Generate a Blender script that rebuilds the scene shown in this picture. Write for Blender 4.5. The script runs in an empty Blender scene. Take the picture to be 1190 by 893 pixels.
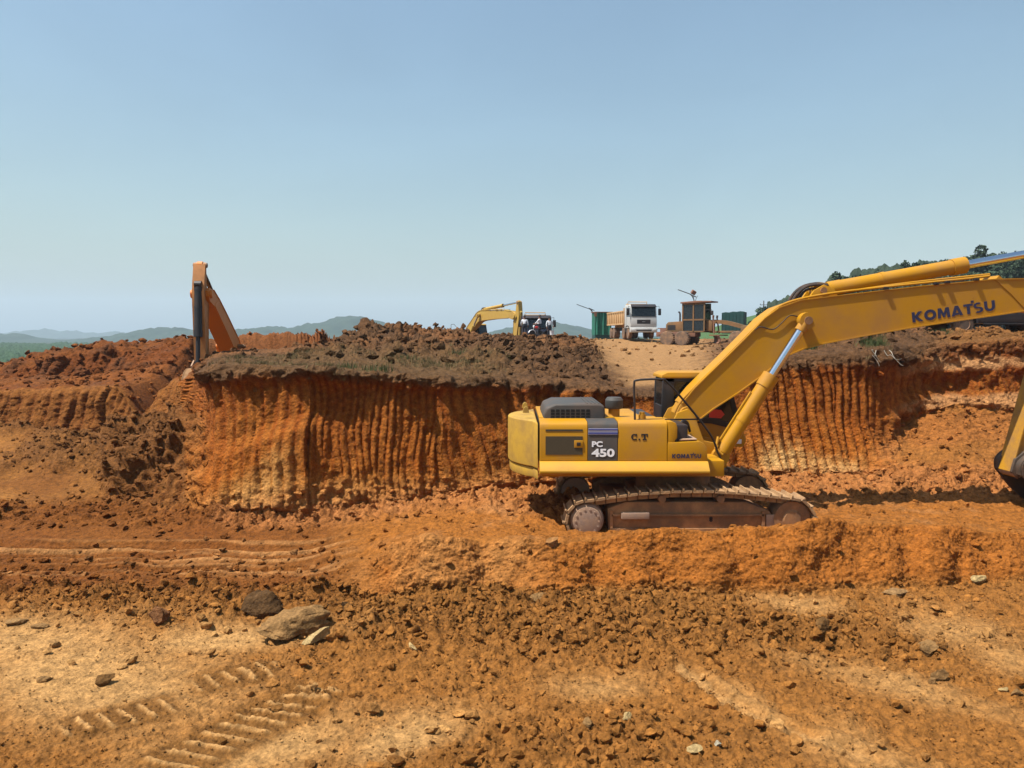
import bpy, bmesh, math, random
import numpy as np
from mathutils import Vector, Matrix, Euler
random.seed(7)
rng = np.random.default_rng(11)
S = bpy.context.scene
COL = S.collection
PI = math.pi
R_ = math.radians

# ------------------------------------------------------------------ camera
CAM_H, FPX, CU, CV = 4.4, 860.0, 595.0, 446.5
PITCH = math.atan((CV - 390.0) / FPX)
SP, CP = math.sin(PITCH), math.cos(PITCH)
def ray_at(u, v, d):
    """world point on the line of sight through photo pixel (u, v) at depth y = d"""
    a, b = (u - CU), (CV - v)
    dy = FPX * CP + b * SP
    dz = -FPX * SP + b * CP
    k = d / dy
    return Vector((a * k, d, CAM_H + dz * k))
def zrow(v, d):
    b = CV - v
    return CAM_H + (-FPX * SP + b * CP) / (FPX * CP + b * SP) * d
cam = bpy.data.cameras.new('camera'); camo = bpy.data.objects.new('camera', cam); COL.objects.link(camo)
camo.location = (0, 0, CAM_H); camo.rotation_euler = (PI / 2 - PITCH, 0, 0)
cam.sensor_width = 36; cam.lens = FPX / 1190 * 36
cam.clip_start = 0.1; cam.clip_end = 9000
S.camera = camo

# ------------------------------------------------------------------ light
SUN = Vector((-0.42, -0.15, 0.90)).normalized()
w = bpy.data.worlds.new('World'); S.world = w; w.use_nodes = True
nt = w.node_tree; nt.nodes.clear()
sky = nt.nodes.new('ShaderNodeTexSky'); sky.sky_type = 'NISHITA'; sky.sun_disc = False
sky.sun_elevation = math.asin(SUN.z); sky.sun_rotation = math.atan2(SUN.x, SUN.y)
sky.altitude = 300; sky.air_density = 1.7; sky.dust_density = 3.0; sky.ozone_density = 2.2
bg = nt.nodes.new('ShaderNodeBackground'); bg.inputs['Strength'].default_value = 0.071
wo = nt.nodes.new('ShaderNodeOutputWorld')
tint = nt.nodes.new('ShaderNodeVectorMath'); tint.operation = 'MULTIPLY'; tint.inputs[1].default_value = (0.91, 1.0, 1.02)
wtc = nt.nodes.new('ShaderNodeTexCoord'); wns = nt.nodes.new('ShaderNodeTexNoise'); wns.inputs['Scale'].default_value = 2.2; wns.inputs['Detail'].default_value = 4; wns.inputs['Distortion'].default_value = 0.6
wmp = nt.nodes.new('ShaderNodeMapping'); wmp.inputs['Scale'].default_value = (1, 1, 3.0)
wmr = nt.nodes.new('ShaderNodeMapRange'); wmr.inputs['From Min'].default_value = 0.3; wmr.inputs['From Max'].default_value = 0.7; wmr.inputs['To Min'].default_value = 0.95; wmr.inputs['To Max'].default_value = 1.05
wsc = nt.nodes.new('ShaderNodeVectorMath'); wsc.operation = 'SCALE'
nt.links.new(wtc.outputs['Generated'], wmp.inputs[0]); nt.links.new(wmp.outputs[0], wns.inputs['Vector']); nt.links.new(wns.outputs['Fac'], wmr.inputs['Value']); nt.links.new(wmr.outputs[0], wsc.inputs['Scale']); nt.links.new(sky.outputs[0], wsc.inputs[0])
nt.links.new(wsc.outputs[0], tint.inputs[0]); nt.links.new(tint.outputs[0], bg.inputs[0]); nt.links.new(bg.outputs[0], wo.inputs[0])
sl = bpy.data.lights.new('sun', 'SUN'); slo = bpy.data.objects.new('sun', sl); COL.objects.link(slo)
sl.energy = 5.0; sl.angle = R_(0.53); sl.color = (1.0, 0.955, 0.88)
slo.rotation_euler = SUN.to_track_quat('Z', 'Y').to_euler(); slo.location = (0, 0, 60)
S.view_settings.view_transform = 'Standard'; S.view_settings.look = 'None'
S.view_settings.exposure = 0.90; S.view_settings.gamma = 1.0; S.view_settings.use_curve_mapping = False
S.render.engine = 'CYCLES'
S.cycles.use_denoising = True
S.cycles.max_bounces = 6; S.cycles.volume_bounces = 0
S.cycles.use_adaptive_sampling = True; S.cycles.adaptive_threshold = 0.008

# ------------------------------------------------------------------ numpy noise
_P = rng.permutation(512).astype(np.int64); _P = np.concatenate([_P, _P, _P])
_G = rng.normal(size=(512, 3)).astype(np.float32); _G /= np.linalg.norm(_G, axis=1)[:, None]
def perlin(x, y, z):
    x = np.asarray(x, np.float32); y = np.asarray(y, np.float32); z = np.asarray(z, np.float32)
    x, y, z = np.broadcast_arrays(x, y, z)
    xi = np.floor(x).astype(np.int64); yi = np.floor(y).astype(np.int64); zi = np.floor(z).astype(np.int64)
    xf = x - xi; yf = y - yi; zf = z - zi
    fade = lambda t: t * t * t * (t * (t * 6 - 15) + 10)
    ux, uy, uz = fade(xf), fade(yf), fade(zf)
    out = 0
    for a in (0, 1):
        for b in (0, 1):
            for c in (0, 1):
                h = _P[_P[_P[(xi + a) & 511] + ((yi + b) & 511)] + ((zi + c) & 511)]
                g = _G[h]
                dot = g[..., 0] * (xf - a) + g[..., 1] * (yf - b) + g[..., 2] * (zf - c)
                out = out + dot * (ux if a else 1 - ux) * (uy if b else 1 - uy) * (uz if c else 1 - uz)
    return out.astype(np.float32) * 1.5
def fbm(x, y, z, o=4, g=0.5, l=2.03):
    a, s, t = 1.0, 0, 0
    for i in range(o):
        s = s + a * perlin(x + 17.3 * i, y - 9.1 * i, z + 5.7 * i); t += a
        a *= g; x = x * l; y = y * l; z = z * l
    return s / t
def worley(x, y, seed=0):
    x = np.asarray(x, np.float32); y = np.asarray(y, np.float32)
    xi = np.floor(x).astype(np.int64); yi = np.floor(y).astype(np.int64)
    f1 = np.full(x.shape, 9, np.float32); f2 = f1.copy(); idr = np.zeros(x.shape, np.float32)
    for a in (-1, 0, 1):
        for b in (-1, 0, 1):
            h = _P[_P[(xi + a + seed * 31) & 511] + ((yi + b + seed * 57) & 511)]
            px = xi + a + 0.5 + _G[h, 0] * 0.45; py = yi + b + 0.5 + _G[h, 1] * 0.45
            d = np.sqrt((x - px) ** 2 + (y - py) ** 2)
            c = d < f1
            f2 = np.where(c, f1, np.minimum(f2, d)); idr = np.where(c, _G[h, 2], idr); f1 = np.where(c, d, f1)
    return f1, f2, idr
def sst(a, b, x):
    t = np.clip((x - a) / (b - a), 0, 1); return t * t * (3 - 2 * t)
def gsm(A, s, axis):
    n = int(s * 3); k = np.exp(-0.5 * (np.arange(-n, n + 1) / s) ** 2); k /= k.sum()
    P = np.pad(A, [(n, n) if i == axis else (0, 0) for i in range(A.ndim)], mode='edge')
    o = 0
    for i, w_ in enumerate(k):
        sl_ = [slice(None)] * A.ndim; sl_[axis] = slice(i, i + A.shape[axis]); o = o + w_ * P[tuple(sl_)]
    return o

# ------------------------------------------------------------------ object helpers
def tag(o, label=None, cat=None, group=None, kind=None):
    if label: o['label'] = label
    if cat: o['category'] = cat
    if group: o['group'] = group
    if kind: o['kind'] = kind
    return o
def thing(name, label, cat, loc=(0, 0, 0), rz=0, group=None, sc=1):
    o = bpy.data.objects.new(name, None); COL.objects.link(o); o.empty_display_size = 0.3
    o.location = loc; o.rotation_euler = (0, 0, rz); o.scale = (sc, sc, sc)
    return tag(o, label, cat, group)
def link(name, me, mat, parent=None):
    o = bpy.data.objects.new(name, me); COL.objects.link(o)
    if mat is not None and not me.materials:
        for m in (mat if isinstance(mat, (list, tuple)) else [mat]): me.materials.append(m)
    if parent: o.parent = parent
    return o
def dup(root, loc, rz=None, sc=None, label=None, group=None):
    def cp(o, par):
        c = o.copy(); COL.objects.link(c)
        if par: c.parent = par
        for ch in o.children: cp(ch, c)
        return c
    r = cp(root, None); r.location = loc
    if rz is not None: r.rotation_euler = (0, 0, rz)
    if sc is not None: r.scale = sc if hasattr(sc, '__len__') else (sc, sc, sc)
    if label: r['label'] = label
    if group: r['group'] = group
    return r
class B:
    """collects shapes and links them as ONE mesh object"""
    def __init__(s): s.bm = bmesh.new()
    def _bev(s, vs, w, seg=2):
        if w <= 0: return
        es = set(e for v in vs for e in v.link_edges)
        es = [e for e in es if len(e.link_faces) == 2 and e.calc_face_angle(0) > R_(28)]
        bmesh.ops.bevel(s.bm, geom=es, offset=w, segments=seg, profile=0.6, affect='EDGES', clamp_overlap=True)
    def box(s, c, d, rot=None, bev=0, seg=2):
        t = bmesh.new(); bmesh.ops.create_cube(t, size=1)
        for v in t.verts: v.co = Vector((v.co.x * d[0], v.co.y * d[1], v.co.z * d[2]))
        return s._merge(t, c, rot, bev, seg)
    def bb(s, x0, x1, y0, y1, z0, z1, bev=0, seg=2, rot=None):
        return s.box(((x0 + x1) / 2, (y0 + y1) / 2, (z0 + z1) / 2), (abs(x1 - x0), abs(y1 - y0), abs(z1 - z0)), rot, bev, seg)
    def _merge(s, t, c=(0, 0, 0), rot=None, bev=0, seg=2):
        if bev > 0:
            es = [e for e in t.edges if len(e.link_faces) == 2 and e.calc_face_angle(0) > R_(28)]
            bmesh.ops.bevel(t, geom=es, offset=bev, segments=seg, profile=0.6, affect='EDGES', clamp_overlap=True)
        M = Matrix.Translation(c)
        if rot is not None:
            M = M @ (rot.to_matrix().to_4x4() if isinstance(rot, Euler) else (rot if isinstance(rot, Matrix) else Euler(rot).to_matrix().to_4x4()))
        t.transform(M)
        me = bpy.data.meshes.new('tmp'); t.to_mesh(me); t.free(); s.bm.from_mesh(me); bpy.data.meshes.remove(me)
        return s
    def prism(s, pts, y0, y1, bev=0, seg=2, plane='xz', M=None):
        """outline pts in a plane, extruded along the third axis from y0 to y1"""
        t = bmesh.new()
        def P(p, y):
            return {'xz': (p[0], y, p[1]), 'xy': (p[0], p[1], y), 'yz': (y, p[0], p[1])}[plane]
        a = [t.verts.new(P(p, y0)) for p in pts]; b = [t.verts.new(P(p, y1)) for p in pts]
        n = len(pts); t.faces.new(a); t.faces.new(b[::-1])
        for i in range(n): t.faces.new((a[i], b[i], b[(i + 1) % n], a[(i + 1) % n]))
        bmesh.ops.recalc_face_normals(t, faces=t.faces)
        if bev > 0:
            es = [e for e in t.edges if len(e.link_faces) == 2 and e.calc_face_angle(0) > R_(28)]
            bmesh.ops.bevel(t, geom=es, offset=bev, segments=seg, profile=0.6, affect='EDGES', clamp_overlap=True)
        if M is not None: t.transform(M)
        return s._merge(t)
    def strip(s, pts, th, y0, y1):
        """a plate that follows a polyline in xz, thickness th, between y0 and y1"""
        n = len(pts); up = []
        for i in range(n):
            a = Vector(pts[max(i - 1, 0)]); b = Vector(pts[min(i + 1, n - 1)]); t = (b - a).normalized()
            up.append(Vector((-t.y, t.x)) * th)
        o = [tuple(p) for p in pts] + [(pts[i][0] + up[i].x, pts[i][1] + up[i].y) for i in range(n - 1, -1, -1)]
        t = bmesh.new()
        A = [t.verts.new((p[0], y0, p[1])) for p in o]; Bv = [t.verts.new((p[0], y1, p[1])) for p in o]
        m = len(o)
        for i in range(n - 1):
            j = m - 1 - i
            t.faces.new((A[i], A[i + 1], A[j - 1], A[j])); t.faces.new((Bv[j], Bv[j - 1], Bv[i + 1], Bv[i]))
        for i in range(m): t.faces.new((A[i], Bv[i], Bv[(i + 1) % m], A[(i + 1) % m]))
        bmesh.ops.recalc_face_normals(t, faces=t.faces)
        return s._merge(t)
    def cyl(s, p0, p1, r, r2=None, seg=20, caps=True):
        p0 = Vector(p0); p1 = Vector(p1); d = p1 - p0
        t = bmesh.new(); bmesh.ops.create_cone(t, cap_ends=caps, segments=seg, radius1=r, radius2=r if r2 is None else r2, depth=d.length)
        M = Matrix.Translation((p0 + p1) / 2) @ d.to_track_quat('Z', 'Y').to_matrix().to_4x4()
        t.transform(M); return s._merge(t)
    def tube(s, pts, r, seg=8):
        pts = [Vector(p) for p in pts]
        t = bmesh.new(); rings = []
        nrm = None
        for i, p in enumerate(pts):
            a = pts[max(i - 1, 0)]; b = pts[min(i + 1, len(pts) - 1)]; d = (b - a).normalized()
            if nrm is None:
                nrm = d.orthogonal().normalized()
            nrm = (nrm - d * nrm.dot(d)).normalized(); bn = d.cross(nrm)
            rr = r[i] if hasattr(r, '__len__') else r
            rings.append([t.verts.new(p + (nrm * math.cos(2 * PI * k / seg) + bn * math.sin(2 * PI * k / seg)) * rr) for k in range(seg)])
        for A, C in zip(rings, rings[1:]):
            for k in range(seg): t.faces.new((A[k], A[(k + 1) % seg], C[(k + 1) % seg], C[k]))
        t.faces.new(rings[0][::-1]); t.faces.new(rings[-1])
        return s._merge(t)
    def lathe(s, prof, c, axis='y', seg=24):
        """profile [(r, h)] turned round an axis through c"""
        t = bmesh.new(); rings = []
        for r, h in prof:
            ring = []
            for k in range(seg):
                ca, sa = math.cos(2 * PI * k / seg) * r, math.sin(2 * PI * k / seg) * r
                ring.append(t.verts.new({'y': (ca, h, sa), 'z': (ca, sa, h), 'x': (h, ca, sa)}[axis]))
            rings.append(ring)
        for A, C in zip(rings, rings[1:]):
            for k in range(seg): t.faces.new((A[k], A[(k + 1) % seg], C[(k + 1) % seg], C[k]))
        t.faces.new(rings[0]); t.faces.new(rings[-1][::-1])
        bmesh.ops.recalc_face_normals(t, faces=t.faces)
        return s._merge(t, c)
    def xf(s, M): s.bm.transform(M); return s
    def build(s, name, mat, parent=None, ang=32, smooth=True):
        me = bpy.data.meshes.new(name); s.bm.to_mesh(me); s.bm.free()
        if smooth:
            me.polygons.foreach_set('use_smooth', [True] * len(me.polygons))
            me.set_sharp_from_angle(angle=R_(ang))
        return link(name, me, mat, parent)
def arc_pts(pts, n=6):
    """Catmull-Rom through control points"""
    P = [Vector(p) for p in pts]; out = []
    for i in range(len(P) - 1):
        a = P[max(i - 1, 0)]; b = P[i]; c = P[i + 1]; d = P[min(i + 2, len(P) - 1)]
        for k in range(n):
            t = k / n
            out.append(0.5 * ((2 * b) + (c - a) * t + (2 * a - 5 * b + 4 * c - d) * t * t + (3 * b - a - 3 * c + d) * t ** 3))
    out.append(P[-1]); return out
def np_mesh(name, V, F, nper):
    me = bpy.data.meshes.new(name); V = np.ascontiguousarray(V, np.float32); F = np.ascontiguousarray(F, np.int32)
    me.vertices.add(len(V)); me.vertices.foreach_set('co', V.ravel())
    nf = F.size // nper
    me.loops.add(F.size); me.loops.foreach_set('vertex_index', F.ravel())
    me.polygons.add(nf); me.polygons.foreach_set('loop_start', np.arange(0, F.size, nper, dtype=np.int32))
    me.update(calc_edges=True); return me
def text_into(bm_target, s, origin, xa, ya, width, height, depth=0.006, bold=0.0, spacing=1.0):
    """built-in font lettering fitted to width x height, laid on the plane (xa, ya) with its lower left at origin"""
    cu = bpy.data.curves.new('t', 'FONT'); cu.body = s; cu.size = 1; cu.offset = bold; cu.space_character = spacing; cu.resolution_u = 4
    ob = bpy.data.objects.new('t', cu); COL.objects.link(ob)
    dg = bpy.context.evaluated_depsgraph_get(); me = bpy.data.meshes.new_from_object(ob.evaluated_get(dg))
    bpy.data.objects.remove(ob); bpy.data.curves.remove(cu)
    t = bmesh.new(); t.from_mesh(me); bpy.data.meshes.remove(me)
    xs = [v.co.x for v in t.verts]; ys = [v.co.y for v in t.verts]
    x0, x1, y0, y1 = min(xs), max(xs), min(ys), max(ys)
    xa = Vector(xa).normalized(); ya = Vector(ya).normalized(); na = xa.cross(ya)
    ext = bmesh.ops.extrude_face_region(t, geom=t.faces[:])
    for v in [g for g in ext['geom'] if isinstance(g, bmesh.types.BMVert)]: v.co.z = 1
    for v in t.verts:
        v.co = Vector(origin) + xa * ((v.co.x - x0) / (x1 - x0) * width) + ya * ((v.co.y - y0) / (y1 - y0) * height) + na * (v.co.z * depth)
    bmesh.ops.recalc_face_normals(t, faces=t.faces)
    bm_target._merge(t); return bm_target

# ------------------------------------------------------------------ materials
def mat_base(name):
    m = bpy.data.materials.new(name); m.use_nodes = True; n = m.node_tree
    return m, n, n.nodes['Principled BSDF']
def rgb(c): return (c[0], c[1], c[2], 1)
def paint(name, col, rough=0.5, dirt=(0.20, 0.085, 0.03), amt=0.35, scale=1.2, metal=0.0, chips=True, bump=0.0, spec=0.4):
    """paint or metal with broken-up dirt: two noises choose where the dust sits"""
    m, n, p = mat_base(name); L = n.links.new; N = n.nodes.new
    tc = N('ShaderNodeTexCoord')
    n1 = N('ShaderNodeTexNoise'); n1.inputs['Scale'].default_value = scale; n1.inputs['Detail'].default_value = 8; n1.inputs['Roughness'].default_value = 0.68
    n2 = N('ShaderNodeTexNoise'); n2.inputs['Scale'].default_value = scale * 9; n2.inputs['Detail'].default_value = 6; n2.inputs['Roughness'].default_value = 0.7
    L(tc.outputs['Object'], n1.inputs['Vector']); L(tc.outputs['Object'], n2.inputs['Vector'])
    r1 = N('ShaderNodeValToRGB'); r1.color_ramp.elements[0].position = 0.42; r1.color_ramp.elements[1].position = 0.72
    L(n1.outputs['Fac'], r1.inputs[0])
    mu = N('ShaderNodeMath'); mu.operation = 'MULTIPLY'; L(r1.outputs[0], mu.inputs[0]); mu.inputs[1].default_value = amt
    mx = N('ShaderNodeMix'); mx.data_type = 'RGBA'; mx.inputs['A'].default_value = rgb(col); mx.inputs['B'].default_value = rgb(dirt)
    L(mu.outputs[0], mx.inputs['Factor'])
    r2 = N('ShaderNodeValToRGB'); r2.color_ramp.elements[0].position = 0.66; r2.color_ramp.elements[1].position = 0.72
    L(n2.outputs['Fac'], r2.inputs[0])
    m2 = N('ShaderNodeMath'); m2.operation = 'MULTIPLY'; L(r2.outputs[0], m2.inputs[0]); m2.inputs[1].default_value = amt * 1.2 if chips else 0
    mx2 = N('ShaderNodeMix'); mx2.data_type = 'RGBA'; mx2.inputs['B'].default_value = rgb([c * 0.45 for c in dirt])
    L(m2.outputs[0], mx2.inputs['Factor']); L(mx.outputs['Result'], mx2.inputs['A'])
    L(mx2.outputs['Result'], p.inputs['Base Color'])
    ma = N('ShaderNodeMath'); ma.operation = 'MULTIPLY_ADD'; L(mu.outputs[0], ma.inputs[0]); ma.inputs[1].default_value = 0.5; ma.inputs[2].default_value = rough
    L(ma.outputs[0], p.inputs['Roughness'])
    p.inputs['Metallic'].default_value = metal; p.inputs['Specular IOR Level'].default_value = spec
    if bump:
        b = N('ShaderNodeBump'); b.inputs['Strength'].default_value = bump; b.inputs['Distance'].default_value = 0.02
        L(n2.outputs['Fac'], b.inputs['Height']); L(b.outputs[0], p.inputs['Normal'])
    return m
def flat(name, col, rough=0.6, metal=0, var=0.25, scale=8, trans=0, bump=0.0):
    m, n, p = mat_base(name); L = n.links.new; N = n.nodes.new
    tc = N('ShaderNodeTexCoord'); n1 = N('ShaderNodeTexNoise'); n1.inputs['Scale'].default_value = scale; n1.inputs['Detail'].default_value = 5
    L(tc.outputs['Object'], n1.inputs['Vector'])
    mx = N('ShaderNodeMix'); mx.data_type = 'RGBA'
    mx.inputs['A'].default_value = rgb([c * (1 - var) for c in col]); mx.inputs['B'].default_value = rgb([min(1, c * (1 + var)) for c in col])
    L(n1.outputs['Fac'], mx.inputs['Factor']); L(mx.outputs['Result'], p.inputs['Base Color'])
    p.inputs['Roughness'].default_value = rough; p.inputs['Metallic'].default_value = metal
    if bump:
        b = N('ShaderNodeBump'); b.inputs['Strength'].default_value = bump; b.inputs['Distance'].default_value = 0.05
        L(n1.outputs['Fac'], b.inputs['Height']); L(b.outputs[0], p.inputs['Normal'])
    return m
DUST = (0.24, 0.105, 0.04)
M = {}
M['yellow'] = paint('yellow_paint', (0.38, 0.178, 0.003), 0.45, (0.26, 0.125, 0.045), 0.62, 1.3, spec=0.28, bump=0.05)
M['yellow_worn'] = paint('worn_yellow_paint', (0.39, 0.23, 0.028), 0.55, (0.16, 0.085, 0.03), 0.85, 1.6, bump=0.15)
M['yellow_dirty'] = paint('muddy_yellow_paint', (0.36, 0.17, 0.006), 0.6, (0.16, 0.085, 0.04), 0.9, 2.2, bump=0.2)
M['charcoal'] = paint('charcoal_panel', (0.052, 0.050, 0.047), 0.6, DUST, 0.22, 2, spec=0.2)
M['black'] = paint('black_steel', (0.012, 0.012, 0.014), 0.5, DUST, 0.12, 2)
M['worn_bucket'] = paint('worn_bucket_steel', (0.20, 0.10, 0.032), 0.7, (0.16, 0.085, 0.04), 0.8, 2)
M['hole'] = flat('dark_opening', (0.003, 0.003, 0.003), 0.95)
M['rubber'] = paint('black_rubber', (0.015, 0.015, 0.016), 0.7, DUST, 0.3, 3)
M['chrome'] = flat('chrome_rod', (0.55, 0.60, 0.66), 0.16, 1.0, 0.05)
M['navy'] = flat('navy_lettering', (0.012, 0.014, 0.05), 0.5)
M['white'] = flat('white_lettering', (0.72, 0.72, 0.74), 0.5, var=0.06)
M['grey_stripe'] = flat('grey_decal', (0.34, 0.34, 0.42), 0.5, var=0.08)
M['blue_stripe'] = flat('blue_decal', (0.05, 0.06, 0.22), 0.5, var=0.1)
M['track_steel'] = paint('dusty_track_steel', (0.22, 0.125, 0.06), 0.8, (0.46, 0.27, 0.12), 0.95, 3, bump=0.5)
M['frame_steel'] = paint('muddy_frame_steel', (0.17, 0.088, 0.042), 0.85, (0.40, 0.19, 0.075), 1.0, 2.2, bump=0.5)
M['hub'] = paint('muddy_hub', (0.26, 0.17, 0.12), 0.75, (0.40, 0.24, 0.13), 0.9, 4, bump=0.3)
M['glass'] = flat('dark_cab_glass', (0.012, 0.015, 0.016), 0.08, 0, 0.1)
M['vent'] = flat('vent_mesh', (0.05, 0.035, 0.015), 0.8, 0, 0.4, 60)
M['red'] = flat('red_reflector', (0.55, 0.03, 0.02), 0.4)
M['orange'] = paint('orange_paint', (0.55, 0.165, 0.008), 0.5, (0.42, 0.22, 0.10), 0.35, 1.2)
M['orange_dusty'] = paint('dusty_orange_paint', (0.42, 0.165, 0.04), 0.6, (0.22, 0.12, 0.06), 0.8, 2.0)
M['far_yellow'] = paint('faded_yellow_paint', (0.38, 0.24, 0.045), 0.55, DUST, 0.4, 1)
M['shell_white'] = paint('white_truck_paint', (0.46, 0.47, 0.46), 0.4, DUST, 0.22, 1.2)
M['tan_bed'] = paint('dusty_tan_steel', (0.48, 0.30, 0.14), 0.7, (0.30, 0.15, 0.06), 0.6, 1.2)
M['tyre'] = paint('dusty_tyre', (0.10, 0.065, 0.045), 0.85, (0.34, 0.19, 0.10), 0.85, 2)
M['rim'] = paint('dusty_rim', (0.22, 0.12, 0.07), 0.7, (0.34, 0.19, 0.10), 0.7, 3)
M['grader'] = paint('grader_paint', (0.13, 0.072, 0.026), 0.7, (0.26, 0.12, 0.05), 0.8, 1.4)
M['rust'] = paint('rusty_steel', (0.16, 0.075, 0.05), 0.8, DUST, 0.5, 2)
M['car'] = paint('dark_car_paint', (0.020, 0.022, 0.028), 0.3, DUST, 0.14, 0.8)
M['tarp'] = paint('green_tarpaulin', (0.012, 0.13, 0.085), 0.6, (0.03, 0.05, 0.03), 0.5, 1.5, bump=0.3)
M['dark_green'] = paint('dark_green_sheet', (0.010, 0.050, 0.045), 0.6, (0.02, 0.03, 0.03), 0.4, 1)
M['pole'] = paint('grey_pole', (0.16, 0.17, 0.18), 0.6, DUST, 0.3, 2)
M['panel'] = flat('solar_panel', (0.05, 0.06, 0.08), 0.3)
M['drum_y'] = paint('yellow_drum', (0.72, 0.42, 0.01), 0.5, DUST, 0.2, 2)
M['navy_truck'] = paint('dark_blue_truck', (0.02, 0.03, 0.06), 0.4, DUST, 0.25, 1)
M['lamp_glass'] = flat('headlamp_glass', (0.6, 0.62, 0.62), 0.15, 0, 0.1)
M['skin'] = flat('skin', (0.16, 0.075, 0.045), 0.6)
M['hair'] = flat('black_hair', (0.01, 0.01, 0.01), 0.7)
M['shirt'] = flat('white_shirt', (0.55, 0.57, 0.60), 0.8)
M['trousers'] = flat('dark_trousers', (0.015, 0.018, 0.028), 0.8)
M['shoe'] = flat('grey_shoe', (0.25, 0.22, 0.2), 0.8)
M['wood_pole'] = flat('weathered_wood', (0.10, 0.09, 0.08), 0.9)
# ------------------------------------------------------------------ terrain
# each station across the pit: breakpoints as (height row, distance) of toe, ridge, bench, cliff base, two ledges, lip, plateau x3, crest
ST = [
 (-400, [(690,12.6),(650,14.3),(622,15.6),(585,17.3),(555,20.5),(507,30.0),(455,30.9),(446,33),(440,35),(424,36),(420,39)]),
 (0,    [(690,12.6),(652,14.3),(622,15.6),(585,17.3),(555,20.5),(507,30.0),(455,30.9),(446,33),(440,35),(431,36),(424,39)]),
 (60,   [(690,12.6),(652,14.3),(622,15.6),(585,17.3),(553,20.5),(506,30.0),(452,30.9),(444,33),(439,35),(418,35.7),(411,39)]),
 (110,  [(690,12.6),(652,14.3),(622,15.6),(586,17.3),(553,20.5),(503,30.0),(450,30.8),(442,34),(436,36),(408,37),(400,40)]),
 (150,  [(690,12.6),(652,14.3),(622,15.6),(587,17.3),(533,20.0),(500,29.0),(448,30.3),(438,34),(430,36.5),(408,38),(402,41)]),
 (190,  [(690,12.6),(652,14.3),(622,15.6),(588,17.2),(512,20.3),(490,25.5),(446,28.5),(436,33),(425,36),(404,38),(398,41)]),
 (222,  [(690,12.6),(652,14.3),(622,15.6),(590,17.0),(495,19.6),(470,22.5),(437,25.5),(431,30),(423,33),(405,37),(397,40)]),
 (240,  [(690,12.6),(652,14.3),(622,15.6),(594,16.8),(520,17.6),(495,18.0),(427,18.4),(422,21.5),(418,25),(409,30),(396,40)]),
 (262,  [(690,12.6),(652,14.3),(622,15.6),(597,16.7),(533,17.0),(515,17.35),(426,17.8),(420,21),(416,24.5),(406,29),(394,40)]),
 (310,  [(690,12.6),(652,14.3),(622,15.6),(598,16.6),(510,16.9),(493,17.25),(428,17.6),(421,21),(414,25),(402,30),(390,42)]),
 (360,  [(690,12.6),(654,14.0),(622,15.6),(598,16.6),(495,16.9),(478,17.2),(430,17.5),(423,21),(413,25),(399,30),(387,38)]),
 (392,  [(692,12.5),(652,13.6),(618,15.4),(594,16.8),(500,17.1),(480,17.3),(434,17.5),(424,20),(410,25),(396,29.5),(380,33)]),
 (422, [(693,12.4),(664,12.9),(613,15.3),(590,16.9),(505,17.2),(486,17.35),(436,17.6),(425,20),(409,25),(395,30),(381,35)]),
 (455,  [(694,12.4),(638,13.2),(610,15.3),(588,17.0),(510,17.3),(490,17.4),(437,17.7),(425,20),(409,25),(394,30),(382,36)]),
 (500,  [(692,12.5),(633,13.1),(602,15.4),(580,17.3),(515,17.6),(495,17.7),(440,18.0),(425,21),(407,26),(395,33),(389,42)]),
 (560,  [(690,12.6),(630,13.2),(604,15.2),(572,17.9),(515,18.3),(495,18.4),(441,18.8),(424,22),(407,27),(397,34),(393,45)]),
 (620,  [(690,12.6),(628,13.2),(614,14.6),(566,18.6),(515,19.0),(495,19.1),(442,19.5),(424,23),(407,28),(399,36),(396,48)]),
 (670,  [(690,12.6),(627,13.3),(618,14.5),(562,18.9),(515,19.2),(495,19.3),(446,19.8),(427,23),(410,29),(401,38),(396,55)]),
 (720,  [(690,12.6),(624,13.4),(619,14.5),(560,19.2),(515,19.5),(495,19.7),(455,20.2),(436,24),(416,33),(402.5,58),(393.8,74)]),
 (800,  [(690,12.6),(619,13.4),(619,14.5),(558,19.6),(515,19.9),(495,20.0),(452,20.4),(435,24),(416,33),(402.8,60),(394.5,78)]),
 (850,  [(690,12.6),(615,13.4),(618,14.5),(556,19.8),(510,20.1),(490,20.3),(436,20.6),(423,24),(410,31),(400.5,55),(394,74)]),
 (900,  [(690,12.6),(613,13.4),(613,14.6),(553,20.0),(510,20.3),(490,20.4),(416,20.8),(405,23),(397,28),(391,35),(387,45)]),
 (960,  [(690,12.6),(607,13.5),(607,14.6),(556,19.8),(510,20.3),(490,20.4),(412,20.8),(402,23),(393,28),(388,35),(385,45)]),
 (1020, [(688,12.6),(606,13.6),(596,15.5),(553,19.6),(520,20.2),(500,20.5),(406,21.0),(399,23.5),(392,28),(388,34),(385,45)]),
 (1050, [(686,12.7),(610,13.7),(594,15.8),(560,18.6),(520,20.6),(495,21.4),(403,22.0),(398,24.5),(394,28),(391,34),(388,45)]),
 (1110, [(684,12.8),(618,13.7),(592,16.0),(565,18.2),(502,20.6),(470,21.7),(401,22.4),(398,24.5),(395,28),(392,34),(391,42)]),
 (1190, [(680,12.9),(622,13.7),(592,16.0),(565,18.2),(510,20.6),(480,21.7),(394,22.3),(393,24.3),(393,28),(392,34),(391,42)]),
 (1700, [(680,12.9),(622,13.7),(592,16.0),(565,18.2),(510,20.6),(480,21.7),(394,22.3),(393,24.3),(393,28),(392,34),(391,42)]),
]
us = np.array([s[0] for s in ST], float)
bd = np.array([[p[1] for p in s[1]] for s in ST]); bz = np.array([[zrow(p[0], p[1]) for p in s[1]] for s in ST])
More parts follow.
